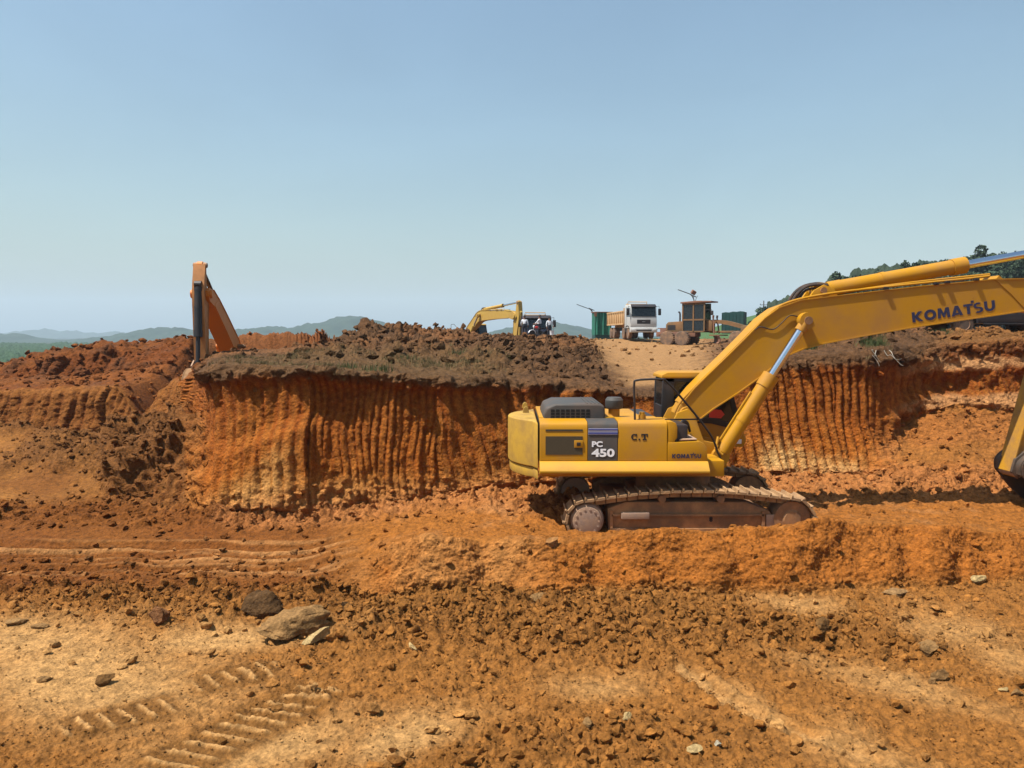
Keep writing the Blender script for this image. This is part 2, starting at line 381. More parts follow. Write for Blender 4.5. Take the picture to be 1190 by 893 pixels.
# angular stations: fine inside the view, coarse all the way round
uf = np.arange(-110, 1302, 1.08)
th_f = np.arctan((uf - CU) / FPX)
th_c = np.linspace(th_f[-1], th_f[0] + 2 * PI, 66)[1:-1]
TH = np.concatenate([th_f, th_c]); NC = len(TH); NF = len(th_f)
thw = np.where(TH > PI, TH - 2 * PI, TH)
UU = np.clip(CU + FPX * np.tan(np.clip(thw, -0.9, 0.9)), -400, 1700)
def lin(k):
    return np.interp(UU, us, bd[:, k]), np.interp(UU, us, bz[:, k])
BP = [(np.full(NC, 0.25), np.full(NC, 0.1)), (np.full(NC, 3.0), np.full(NC, 0.06)), (np.full(NC, 6.3), np.full(NC, 0.0))]
BP += [lin(k) for k in range(11)]
jn = np.array(perlin(UU / 42.0, 0.3, 0.7)) * 0.30 + np.array(perlin(UU / 15.0, 1.3, 0.7)) * 0.10
BP[3] = (BP[3][0] + jn * sst(380, 430, UU), BP[3][1]); BP[4] = (BP[4][0] + 0.5 * jn * sst(380, 430, UU), BP[4][1] + 0.10 * np.array(perlin(UU / 60.0, 4.3, 0.2)))
dC, zC = BP[-1]
right = sst(620, 760, UU); midr = sst(520, 600, UU)
BP.append((dC + 8, np.where(UU > 540, np.minimum(zC - 0.15, 4.25), zC - 1.0)))
zE = -6 + 9.9 * midr
BP.append((np.maximum(dC + 22, 98), zE))
BP.append((np.full(NC, 165.0), -8 + 5 * right))
BP.append((np.full(NC, 420.0), np.full(NC, -9.0)))
BP.append((np.full(NC, 6500.0), np.full(NC, -14.0)))
CNT = [4, 16, 240, 84, 60, 56, 64, 72, 90, 36, 44, 48, 48, 18, 18, 14, 12, 14]
D, Z, K = [], [], []
for k, n in enumerate(CNT):
    (d0, z0), (d1, z1) = BP[k], BP[k + 1]
    for i in range(n):
        t = i / n
        if k in (2, 3): t = t / (t + (1 - t) * (d1 / d0).mean()) if k == 2 else t   # even steps in the picture for the floor
        D.append(d0 + (d1 - d0) * t); Z.append(z0 + (z1 - z0) * t); K.append(k + t)
D.append(BP[-1][0]); Z.append(BP[-1][1]); K.append(float(len(CNT)))
D = np.array(D); Z = np.array(Z); K = np.array(K); NR = len(K)
s_r = 2.2
D = np.concatenate([D[:20], gsm(D[20:], s_r, 0)]); Z = np.concatenate([Z[:20], gsm(Z[20:], s_r, 0)])
D[:, :NF] = gsm(D[:, :NF], 8, 1); Z[:, :NF] = gsm(Z[:, :NF], 8, 1)
mult = 1 / np.cos(np.clip(np.abs(thw), 0, R_(50)))
RR = D * mult
X = RR * np.sin(TH)[None, :]; Y = RR * np.cos(TH)[None, :]
Kc = np.repeat(K[:, None], NC, 1); Ug = np.repeat(UU[None, :], NR, 0)
def proj(x, y, z):
    dz = z - CAM_H; dep = np.maximum(y * CP - dz * SP, 0.05)
    return CU + FPX * x / dep, CV - FPX * (y * SP + dz * CP) / dep
VU, VV = proj(X, Y, Z)          # where the undisturbed ground lies in the photo (used only to place features at their real spots)
def kw(a, b, s=0.25): return sst(a - s, a + s, Kc) * (1 - sst(b - s, b + s, Kc))
def uw(a, b, s=25): return sst(a - s, a + s, Ug) * (1 - sst(b - s, b + s, Ug))
def ell(u, v, ru, rv, rot=0):
    c, s = math.cos(R_(rot)), math.sin(R_(rot)); du, dv = VU - u, VV - v
    a = (du * c + dv * s) / ru; b = (-du * s + dv * c) / rv
    return np.exp(-(a * a + b * b)) * (Kc < 5)
# the pit the orange machine stands in
pit = sst(-16.5, -14.5, X) * (1 - sst(-8.2, -6.8, X)) * sst(27.6, 29.0, Y) * (1 - sst(37.5, 40, Y))
Z = Z * (1 - pit) + 0.55 * pit
dip = sst(0.2, 1.0, X) * (1 - sst(4.2, 5.2, X)) * sst(60.5, 62, Y) * (1 - sst(76, 78, Y)); Z = Z * (1 - dip) + 2.93 * dip
pm = np.zeros_like(X)
for (u, v, r, h) in [(20, 552, 1.3, .5), (52, 545, 1.5, .8), (85, 538, 1.6, .95), (118, 533, 1.5, .9), (100, 552, 1.4, .7), (145, 527, 1.3, .7), (8, 505, 1.6, .7), (35, 500, 1.5, .7), (168, 572, 1.1, 1.0), (155, 556, 1.2, 1.1), (70, 520, 1.4, .6)]:
    a, b_ = g0(u, v) if False else (ray_at(u, v, (CAM_H - .4) / ((v - 390) / FPX)).x, (CAM_H - .4) / ((v - 390) / FPX))
    pm = np.maximum(pm, h * np.exp(-(((X - a) / r) ** 2 + ((Y - b_) / (r * .9)) ** 2)))
pm *= (Kc < 8)
pm = pm * (0.7 + 0.6 * fbm(X * 0.8, Y * 0.8, 0.3, 3) + 0.2)
pm = np.clip(pm, 0, 1.2); Z = Z + pm
# ---- base normals
def grid_normals(X, Y, Z):
    P = np.stack([X, Y, Z], -1)
    dr = np.gradient(P, axis=0); dc = np.roll(P, -1, 1) - np.roll(P, 1, 1)
    n = np.cross(dc, dr); n /= np.linalg.norm(n, axis=-1, keepdims=True) + 1e-9
    n[n[..., 2] < -0.2] *= 1
    return n
Nn = grid_normals(X, Y, Z)
Nn = np.where(Nn[..., 2:3] < 0, -Nn, Nn)
Nn = gsm(Nn, 5, 0); Nn /= np.linalg.norm(Nn, axis=-1, keepdims=True)
steep = sst(0.25, 0.7, 1 - Nn[..., 2])
q = Y * 0.9 + Z * 1.0                         # second surface coordinate that also runs up the faces
# ---- noises
lowA = fbm(X * 0.35, Y * 0.35, Z * 0.35, 3)
mid = fbm(X * 1.1, Y * 1.1, Z * 1.1, 4)
fine = fbm(X * 4.5, Y * 4.5, Z * 4.5, 4, 0.6)
def clods(s, seed, thr=0.0):
    f1, f2, idr = worley(X * s + 0.35 * mid, q * s + 0.35 * fine, seed)
    h = np.clip(0.62 - f1, 0, 1) * (0.55 + 0.9 * (idr * 0.5 + 0.5))
    return h * sst(thr, thr + 0.25, idr * 0.5 + 0.5 + 0.3 * mid), f2 - f1
vf = fbm(X * 15, Y * 15, Z * 15, 2, 0.6)
c1, e1 = clods(1.25, 1, 0.25); c2, e2 = clods(2.9, 2, 0.2); c3, e3 = clods(6.5, 3, 0.15); c4, e4 = clods(13.0, 4, 0.2)
# ---- weights
pale = np.zeros_like(X)
smooth = np.zeros_like(X)
for (u, v, ru, rv, rot) in [(90,790,190,62,4),(40,745,130,28,0),(300,870,150,34,-8),(470,860,90,26,-15),(260,745,120,18,-5),
                            (880,825,95,16,28),(930,705,70,16,8),(1110,735,90,26,10),(1010,880,120,30,20),(1170,770,60,20,20),(700,800,70,20,0),(1050,800,160,18,14)]:
    e = ell(u, v, ru, rv, rot)
    wgt = 1.0 if u < 520 else 0.62
    pale = np.maximum(pale, e * wgt); smooth = np.maximum(smooth, e * wgt)
pale = np.clip(pale * 1.25 - 0.15 + 0.30 * mid + 0.18 * fine, 0, 1)
smooth = np.clip(smooth * 1.3 - 0.1, 0, 1)
clodband = np.clip(ell(560, 725, 260, 34, 0) + ell(860, 735, 300, 34, 3) + 0.9 * ell(180, 690, 260, 26, 0) + 0.7 * ell(640, 870, 240, 34, 0), 0, 1)
fg = (1 - sst(3.0, 3.25, Kc))
ridge = kw(3.1, 4.05, 0.12) * sst(380, 450, Ug)
leftf = kw(3.0, 6.0, 0.2) * (1 - sst(360, 440, Ug))
bench = kw(4.1, 5.9, 0.2) * sst(360, 440, Ug)
cliffM = kw(6.05, 8.9, 0.12) * sst(198, 242, Ug) * (1 - sst(1030, 1060, Ug))
cliffL = kw(8.0, 8.95, 0.1) * (1 - sst(218, 240, Ug))
cliffU = kw(11.02, 11.9, 0.1) * (1 - sst(190, 235, Ug))
cliffR = kw(8.0, 8.95, 0.1) * sst(1030, 1060, Ug)
talusR = kw(5.6, 8.1, 0.2) * sst(1000, 1050, Ug)
spur = kw(5.9, 8.0, 0.2) * sst(100, 130, Ug) * (1 - sst(235, 250, Ug))
plat = sst(8.9, 9.15, Kc) * sst(225, 245, Ug) * (1 - sst(13.6, 14.6, Kc))
road = kw(9.6, 14.5, 0.35) * uw(735 - 0, 835, 18) * 1.0
VVr = np.clip((VV - 395) / 50, 0, 1)
road = kw(9.2, 14.6, 0.3) * sst(665 + 45 * VVr, 700 + 45 * VVr, VU + 25 * mid) * (1 - sst(795, 850, VU + 25 * mid))
terrL = kw(9.0, 14.0, 0.15) * (1 - sst(225, 245, Ug))
heaps = plat * (1 - road)
# ---- displacement along the surface
H = 0.05 * lowA
H += fg * ((1 - smooth) * (0.07 * mid + 0.032 * fine + 0.016 * vf + 0.06 * c2 + 0.06 * c3 + 0.04 * c4 + clodband * (0.20 * c1 + 0.13 * c2 + 0.08 * c3 + 0.03 * c4 + 0.12 * mid)) + smooth * (0.025 * mid + 0.014 * fine + 0.008 * vf + 0.02 * c3 * sst(0, .4, mid) + 0.015 * c4))
H += ridge * (0.16 * lowA + 0.24 * mid + 0.05 * fine + 0.012 * vf + 0.04 * c2 + 0.04 * c3 + 0.025 * c4 + 0.16 * np.minimum(np.abs(perlin(X * 0.9, q * 0.35, 3.3)) * 2, 1))
H += bench * (0.05 * mid + 0.03 * fine + 0.05 * c2 + 0.05 * c3)
tal = kw(5.3, 6.25, 0.25)
H += tal * sst(225, 260, Ug) * (0.12 * mid + 0.20 * c1 + 0.16 * c2 + 0.08 * c3)
H += leftf * (0.05 * mid + 0.02 * fine + kw(5.25, 6.1, 0.2) * (0.14 * c1 + 0.12 * c2 + 0.06 * c3) + kw(3.0, 3.6, 0.2) * (0.08 * c1 + 0.10 * c2 + 0.06 * c3) )
H += np.clip(pm * 2, 0, 1) * (0.22 * c1 + 0.20 * c2 + 0.08 * c3 + 0.12 * mid)
H += spur * (0.20 * mid + 0.05 * fine + 0.16 * c1 + 0.16 * c2)
pileL = ell(110, 520, 60, 16, -12) + ell(60, 540, 70, 14, -14) + ell(20, 497, 35, 12, 0) + ell(160, 555, 50, 22, -25)
# wheel ruts on the left haul track, cut along its length
rut = leftf * kw(3.5, 4.75, 0.2)
sq = Y + 0.25 * mid + 0.04 * X
rb = 0.5 + 1.2 * perlin(X * 0.35, Y * 1.5, 6.6)
H += rut * (0.045 * np.sin(sq * 24 + 1.5 * lowA) * rb + 0.06 * np.sin(sq * 11 + 2 * lowA) * (0.6 + lowA) + 0.05 * np.sin(sq * 4.1 + 1))
# cliffs: columns left between bucket teeth, in passes of different depth
def grooves(per, tilt, seed, wob=0.35):
    Zt = Z
    s = X + tilt * (Zt - 1.5) + 0.10 * perlin(X * 0.7, Zt * 0.9, seed)
    ps = 1.5; pi_ = np.floor(s / ps + 0.3 * perlin(s * 0.3, seed, 0.5)).astype(np.int64)
    r1 = _G[(pi_ * 7 + seed * 13) & 511, 0]; r2 = _G[(pi_ * 11 + seed * 29) & 511, 1]; r3 = _G[(pi_ * 5 + seed * 3) & 511, 2]
    s = s + 0.16 * r2 * (Zt - 1.5)
    ph = s / (per * (1 + 0.38 * r1)) + wob * perlin(s * 1.3, 0.2, seed) + r2
    rib = np.abs(np.sin(PI * ph)) ** 0.55             # rounded columns left between narrow tooth cuts
    return rib, r1, r2, r3, s
rib, r1, r2, r3, sx = grooves(0.27, 0.08, 3)
ribL, l1, l2, l3, sxl = grooves(0.42, -0.05, 9)
hb = np.clip((Z - 0.4) / 3.2, 0, 1)
crum = sst(0.02, 0.30, fbm(X * 0.55 + 3, Y * 0.2, Z * 0.8, 3)) * (1 - uw(872, 1008, 12)); colw = uw(872, 1008, 12); r1 = r1 * (1 - 0.7 * colw)
low = 1 - sst(0.28, 0.62, hb + 0.22 * r3 + 0.10 * perlin(X * 1.1, 4.4, Z * 0.6))   # lower pass stands proud of the upper one
planar = sst(-0.15, 0.3, r2 + 0.3 * lowA) * (1 - colw)                                            # passes scraped flat
vert = perlin(X * 4.2, Y * 0.3, Z * 0.7)
rough_rib = rib * (0.7 + 0.15 * colw + (0.8 - 0.5 * colw) * np.clip(0.6 * mid + 0.8 * vert, -0.6, 1) + 0.35 * r3)
Hc = cliffM * ((0.115 + 0.07 * colw) * rough_rib * (1 - 0.85 * planar * (1 - low)) * (1 - 0.8 * crum) + crum * (0.16 * mid + 0.10 * c1 + 0.08 * c2 + 0.06 * fine) + 0.22 * r1 + 0.20 * low * (0.5 + 0.5 * perlin(X * 0.8, 1.7, Z * 0.3)) + 0.06 * mid + 0.045 * fine + 0.05 * vert + (0.3 + 0.7 * (1 - planar)) * (0.02 * c2 + 0.035 * c3) + 0.10 * perlin(X * 0.35, 9.1, Z * 0.2))
Hc += cliffL * (0.26 * ribL * (0.7 + 0.9 * mid) + 0.28 * l1 + 0.16 * mid + 0.09 * fine + 0.08 * c2)
Hc += cliffU * (0.20 * ribL + 0.15 * l1 + 0.14 * mid + 0.06 * fine)
Hc += cliffR * (0.12 * rib * sst(0.0, 0.4, lowA + 0.2) + 0.22 * mid + 0.09 * fine + 0.10 * c1 + 0.12 * c2 + 0.12 * np.sin(Z * 6.0 + 2 * mid))
H += talusR * (0.16 * mid + 0.05 * fine + 0.07 * c1 + 0.08 * c2 + 0.05 * c3)
# turf lip that overhangs the face
lip = np.exp(-((Kc - 8.86) / 0.14) ** 2) * sst(228, 245, Ug)
H += lip * (0.20 + 0.32 * perlin(X * 0.8, 0.4, 7.7) + 0.22 * perlin(X * 2.6, Z * 1.5, 2.7) + 0.16 * fine + 0.14 * c2 + 0.10 * c3) * (1 - 0.6 * road) * (0.35 + 0.65 * uw(240, 715, 30) + 0.5 * sst(960, 1040, Ug))
dist = np.clip(D / 22, 0.7, 2.2)
hp = uw(345, 690, 30) * sst(9.9, 10.9, Kc) + uw(880, 1200, 25) * 0.8 * sst(9.2, 10, Kc) + 0.9 * uw(540, 690, 30) * sst(8.95, 9.5, Kc)
H += heaps * (0.07 * mid + 0.05 * fine + 0.06 * c2 + 0.06 * c3 + np.clip(hp, 0, 1) * (1 - 0.6 * uw(545, 700, 20) * sst(11.6, 12.6, Kc)) * dist * (0.18 * lowA + 0.14 * mid + 0.26 * c1 + 0.14 * c2 + 0.05 * c3))
H += plat * sst(11.6, 12.6, Kc) * uw(250, 390, 14) * (0.25 * c1 + 0.2 * mid)
H += road * plat * (0.03 * mid + 0.012 * np.sin((X - 0.20 * Y) * 6 + 2 * lowA))
H += terrL * (0.16 * lowA + 0.18 * mid + 0.22 * c1 + 0.10 * c2) * np.where(Kc > 11.8, 1.5, 0.8)
# ---- details of the foreground: grouser prints, a tyre rut
def g0(u, v):
    d = CAM_H / ((FPX * SP - (CV - v) * CP) / (FPX * CP + (CV - v) * SP)); p = ray_at(u, v, d); return p.x, p.y
prints = np.zeros_like(X); preg = np.zeros_like(X)
for (ua, va, ub, vb, hw) in [(165, 905, 385, 795, 0.30), (60, 850, 215, 815, 0.22), (215, 795, 330, 775, 0.24)]:
    ax, ay = g0(ua, va); bx, by = g0(ub, vb); L = math.hypot(bx - ax, by - ay); tx, ty = (bx - ax) / L, (by - ay) / L
    s = (X - ax) * tx + (Y - ay) * ty; n = -(X - ax) * ty + (Y - ay) * tx
    bar = np.exp(-((np.mod(s + 0.35 * n + 0.02 * mid, 0.215) - 0.1) / 0.030) ** 2)
    preg = np.maximum(preg, sst(-.1, 0.3, s) * (1 - sst(L - 0.3, L + .1, s)) * (1 - sst(hw, hw + 0.25, np.abs(n))) * fg)
    prints = np.maximum(prints, bar * sst(0, 0.2, s) * (1 - sst(L - 0.2, L, s)) * (1 - sst(hw - 0.05, hw + 0.05, np.abs(n))) * sst(-0.45, 0.05, mid + 0.5 * fine + 0.1) * fg)
H += 0.036 * prints; pale = np.maximum(pale * (1 - 0.75 * preg), prints * 1.0)
rutm = np.zeros_like(X)
pl = [g0(u, v) for u, v in [(795, 778), (828, 803), (870, 828), (935, 853), (1010, 880)]]
for (ax, ay), (bx, by) in zip(pl, pl[1:]):
    L2 = (bx - ax) ** 2 + (by - ay) ** 2; t = np.clip(((X - ax) * (bx - ax) + (Y - ay) * (by - ay)) / L2, 0, 1)
    dd = np.hypot(X - ax - t * (bx - ax), Y - ay - t * (by - ay)) + 0.03 * fine
    rutm = np.maximum(rutm, (1 - sst(0.08, 0.17, dd)) * fg); H += fg * (0.05 * np.exp(-((dd - 0.24) / 0.06) ** 2)) * 0.6
H -= 0.05 * rutm; H += 0.012 * rutm * np.sin(X * 34 + 6 * mid); pale = np.maximum(pale, rutm * (0.75 + 0.2 * fine))
H *= (1 - 0.6 * sst(13.9, 15.5, Kc)); H *= sst(1, 2.5, Kc) * 0.9 + 0.1
H[:, NF:] *= 0.6
H = np.where((pit > 0.05) | (dip > 0.05), 0.05 * mid, H)
# soil packed up to the tracks of the big machine
Nh = Nn[..., :2] / (np.linalg.norm(Nn[..., :2], axis=-1, keepdims=True) + 0.25)
X = X + Nh[..., 0] * Hc; Y = Y + Nh[..., 1] * Hc
X = X + Nn[..., 0] * H; Y = Y + Nn[..., 1] * H; Z = Z + Nn[..., 2] * H
VU2, VV2 = proj(X, Y, Z)

# ---- soil colours (layers, topsoil, clay, compacted pale crust; highlights painted on the main cliff columns)
def C(*c): return np.array(c, np.float32)
def mixc(A, c, m): return A * (1 - m[..., None]) + c * m[..., None]
v1 = np.clip(0.5 + 0.9 * lowA, 0, 1); v2 = np.clip(0.5 + 0.8 * mid, 0, 1); v3 = np.clip(0.5 + 0.8 * fine, 0, 1)
colA = np.zeros(X.shape + (3,), np.float32) + C(0.365, 0.150, 0.032)
colA = mixc(colA, C(0.285, 0.110, 0.022), v2 * 0.65)
colA = mixc(colA, C(0.225, 0.092, 0.020), np.clip(clodband * 0.5, 0, 1) * fg)
colA = mixc(colA, C(0.560, 0.305, 0.108), pale * fg * 0.9)
colA = mixc(colA, C(0.19, 0.082, 0.018), np.clip(preg * (1 - prints), 0, 1) * 0.75)
colA = mixc(colA, C(0.58, 0.31, 0.11), prints * 0.9)
colA = mixc(colA, C(0.390, 0.120, 0.016), ridge * (0.6 + 0.4 * v1))
colA = mixc(colA, C(0.50, 0.225, 0.065), ridge * uw(400, 620, 40) * np.clip(0.2 + v2 - 0.2, 0, 1))
colA = mixc(colA, C(0.36, 0.125, 0.020), bench * (0.8 + 0.2 * v2)); colA = mixc(colA, C(0.45, 0.21, 0.075), bench * sst(0.5, 0.9, v2) * 0.7)
colA = mixc(colA, C(0.195, 0.060, 0.010), leftf * (0.7 + 0.3 * v1))
streak = sst(0.45, 0.95, np.sin(sq * 11.0 + 2 * lowA) * 0.4 + 0.4 + 0.5 * perlin(X * 0.3, Y * 2.0, 8.8) + 0.25 * np.sin(sq * 24)) * rut
colA = mixc(colA, C(0.44, 0.20, 0.065), np.clip(streak, 0, 1) * 0.9)
colA = mixc(colA, C(0.21, 0.072, 0.013), kw(5.8, 8.0, 0.2) * (1 - sst(60, 120, Ug)) * sst(0.3, 0.7, v1) * 0.8)
red = C(0.215, 0.050, 0.007); org = C(0.365, 0.104, 0.012); yel = C(0.52, 0.22, 0.04); pal = C(0.62, 0.36, 0.13)
allcl = np.clip(cliffM + cliffL + cliffR + cliffU + spur, 0, 1)
cc = mixc(np.zeros_like(colA) + red, org, np.clip(1.15 - 1.0 * hb + 0.5 * lowA + 0.3 * rib - 0.2, 0, 1))
lowpale = sst(0.35, 0.8, (1 - hb) + 0.35 * perlin(X * 0.8, 2.2, Z * 0.8) - 0.25 + 0.2 * (v3 - 0.5))
cc = mixc(cc, yel, sst(0.5, 1.0, rib * (0.5 + 0.8 * v2)) * 0.22)  # yellowish highlight painted onto the raised columns
cc = mixc(cc, yel, lowpale * (0.35 + 0.45 * uw(260, 430, 30) + 0.2 * uw(880, 1010, 20)))
cc = mixc(cc, pal, lowpale * sst(0.3, 0.75, v2 * 0.6 + rib * 0.6) * (0.35 * uw(270, 400, 30) + 1.2 * uw(880, 1003, 14) + 0.1))
strata = sst(0.55, 0.95, np.sin(Z * 5.5 + 2.2 * lowA + 1.0) * 0.5 + 0.5 + 0.35 * mid)
cc = mixc(cc, C(0.56, 0.29, 0.12), strata * 0.75 * np.clip(cliffR + 0.4 * talusR, 0, 1))
ccL = mixc(np.zeros_like(colA) + C(0.17, 0.050, 0.009), C(0.30, 0.115, 0.024), np.clip(ribL * 0.8 + 0.5 * mid, 0, 1) * 0.8)  # left faces: columns paler, cuts between them darker
cc = np.where((Ug < 215)[..., None], ccL, cc)
colA = colA * (1 - allcl[..., None]) + cc * allcl[..., None]
colA = mixc(colA, C(0.35, 0.125, 0.028), talusR * (0.9 - 0.5 * strata))
colA = mixc(colA, C(0.44, 0.17, 0.05), tal * sst(230, 260, Ug) * (0.5 + 0.5 * v2))
colA = mixc(colA, C(0.30, 0.13, 0.04), spur * (0.5 * v2)); colA = mixc(colA, C(0.17, 0.068, 0.018), np.clip(pm * 2.2, 0, 1) * (0.6 + 0.4 * v2)); colA = mixc(colA, C(0.15, 0.085, 0.042), (ell(160, 560, 40, 22, -30) * 1.1 + ell(110, 515, 55, 14, -10)).clip(0, 1) * 0.8)
top = sst(8.70, 8.86, Kc + 0.10 * mid + 0.05 * fine + 0.04 * perlin(X * 2, 1, 1)) * sst(225, 240, Ug) * (1 - sst(1060, 1120, Ug) * 0.45)
tsoil = mixc(np.zeros_like(colA) + C(0.175, 0.084, 0.034), C(0.082, 0.042, 0.020), v2)
tsoil = mixc(tsoil, C(0.250, 0.105, 0.038), sst(0.35, 0.9, v1) * sst(10.4, 11.5, Kc) * 0.8)
gr = uw(262, 590, 35) * kw(9.0, 10.8, 0.4) * 0.8
tsoil = mixc(tsoil, C(0.125, 0.080, 0.030), gr * (0.2 + 0.5 * v1))
tsoil = mixc(tsoil, C(0.24, 0.125, 0.050), gr * sst(0.55, 0.9, v2) * 0.7)
colA = colA * (1 - top[..., None]) + tsoil * top[..., None]
colA = mixc(colA, C(0.420, 0.225, 0.088), np.clip(road * sst(8.9, 9.3, Kc) * (0.75 + 0.25 * v2), 0, 1))
colA = mixc(colA, C(0.17, 0.046, 0.009), terrL * (0.7 + 0.3 * v1)); colA = mixc(colA, C(0.27, 0.086, 0.016), terrL * kw(9.3, 11, .3) * v1 * 0.8)
colA = mixc(colA, C(0.12, 0.050, 0.022), terrL * sst(0.5, 0.8, v2) * 0.6)
back = np.clip(sst(11.8, 12.6, Kc) * uw(240, 385, 15), 0, 1); colA = mixc(colA, C(0.24, 0.075, 0.018), back * (0.5 + 0.4 * v2))
colA = mixc(colA, C(0.045, 0.055, 0.02), sst(14.6, 15.6, Kc) * (1 - 0.0 * Kc))
crest_dark = sst(0.35, 0.7, e2 * 0) * 0
# ---- mesh
idx = np.arange(NR * NC).reshape(NR, NC)
a = idx[:-1]; b = np.roll(idx, -1, 1)[:-1]; c_ = np.roll(idx, -1, 1)[1:]; d_ = idx[1:]
F = np.stack([a, b, c_, d_], -1).reshape(-1, 4)
V = np.stack([X, Y, Z], -1).reshape(-1, 3)
me = np_mesh('ground', V, F, 4)
# plug the little hole under the camera
at = me.color_attributes.new('soil', 'FLOAT_COLOR', 'POINT')
at.data.foreach_set('color', np.concatenate([colA.reshape(-1, 3), np.ones((NR * NC, 1), np.float32)], 1).astype(np.float32).ravel())
me.polygons.foreach_set('use_smooth', np.ones(len(me.polygons), bool))
def soil_mat(name, attr=True, col=(0.3, 0.14, 0.05)):
    m, n, p = mat_base(name); L = n.links.new; N = n.nodes.new
    tc = N('ShaderNodeNewGeometry')
    n1 = N('ShaderNodeTexNoise'); n1.inputs['Scale'].default_value = 7; n1.inputs['Detail'].default_value = 9; n1.inputs['Roughness'].default_value = 0.72
    n2 = N('ShaderNodeTexNoise'); n2.inputs['Scale'].default_value = 26; n2.inputs['Detail'].default_value = 8; n2.inputs['Roughness'].default_value = 0.75
    vo = N('ShaderNodeTexVoronoi'); vo.inputs['Scale'].default_value = 17; vo.feature = 'F1'
    L(tc.outputs['Position'], n1.inputs['Vector']); L(tc.outputs['Position'], n2.inputs['Vector']); L(tc.outputs['Position'], vo.inputs['Vector'])
    if attr:
        ca = N('ShaderNodeVertexColor'); ca.layer_name = 'soil'; base = ca.outputs['Color']
    else:
        oi = N('ShaderNodeObjectInfo'); rgbn = N('ShaderNodeRGB'); rgbn.outputs[0].default_value = rgb(col); base = rgbn.outputs[0]
    r1 = N('ShaderNodeMapRange'); r1.inputs['From Min'].default_value = 0.30; r1.inputs['From Max'].default_value = 0.70; r1.inputs['To Min'].default_value = 0.30; r1.inputs['To Max'].default_value = 1.06
    L(n1.outputs['Fac'], r1.inputs['Value'])
    r2 = N('ShaderNodeMapRange'); r2.inputs['From Min'].default_value = 0.30; r2.inputs['From Max'].default_value = 0.70; r2.inputs['To Min'].default_value = 0.66; r2.inputs['To Max'].default_value = 1.34
    L(n2.outputs['Fac'], r2.inputs['Value'])
    mm = N('ShaderNodeMath'); mm.operation = 'MULTIPLY'; L(r1.outputs[0], mm.inputs[0]); L(r2.outputs[0], mm.inputs[1])
    vm = N('ShaderNodeVectorMath'); vm.operation = 'SCALE'; L(base, vm.inputs[0]); L(mm.outputs[0], vm.inputs['Scale'])
    L(vm.outputs[0], p.inputs['Base Color']); p.inputs['Roughness'].default_value = 0.95; p.inputs['Specular IOR Level'].default_value = 0.12
    s1 = N('ShaderNodeMath'); s1.operation = 'MULTIPLY_ADD'; L(n1.outputs['Fac'], s1.inputs[0]); s1.inputs[1].default_value = 1.6; L(n2.outputs['Fac'], s1.inputs[2])
    s2 = N('ShaderNodeMath'); s2.operation = 'MULTIPLY_ADD'; L(vo.outputs['Distance'], s2.inputs[0]); s2.inputs[1].default_value = -0.7; L(s1.outputs[0], s2.inputs[2])
    bp = N('ShaderNodeBump'); bp.inputs['Strength'].default_value = 0.75; bp.inputs['Distance'].default_value = 0.06
    L(s2.outputs[0], bp.inputs['Height']); L(bp.outputs[0], p.inputs['Normal'])
    return m
M['soil'] = soil_mat('pit_soil')
ground = tag(link('ground', me, M['soil']), kind='structure')
# ---- look-ups on the finished ground
def pick(u, v):
    """point of the visible ground nearest to photo pixel (u, v)"""
    j = int(np.clip(np.searchsorted(uf, u), 1, NF - 1))
    best = None
    for jj in range(max(0, j - 30), min(NF, j + 30), 2):
        col = VV2[20:900, jj]; i = np.argmin(np.abs(col - v) + 0.02 * np.arange(len(col)) * 0 + (np.abs(VU2[20:900, jj] - u)) * 0.9) + 20
        e = abs(VV2[i, jj] - v) + abs(VU2[i, jj] - u)
        if best is None or e < best[0] - 0.3: best = (e, i, jj)
    _, i, jj = best
    return Vector((X[i, jj], Y[i, jj], Z[i, jj]))
def height(x, y):
    t = math.atan2(x, y); j = int(np.argmin(np.abs(thw[:NF] - t)))
    i = np.argmin(np.abs(Y[30:, j] - y) + 0.3 * np.abs(X[30:, j] - x)) + 30
    k = slice(max(30, i - 3), i + 4)
    return float(Z[k, j].mean())
def at_px(u, d):
    x = (u - CU) / FPX * d * 1.0; return x, d
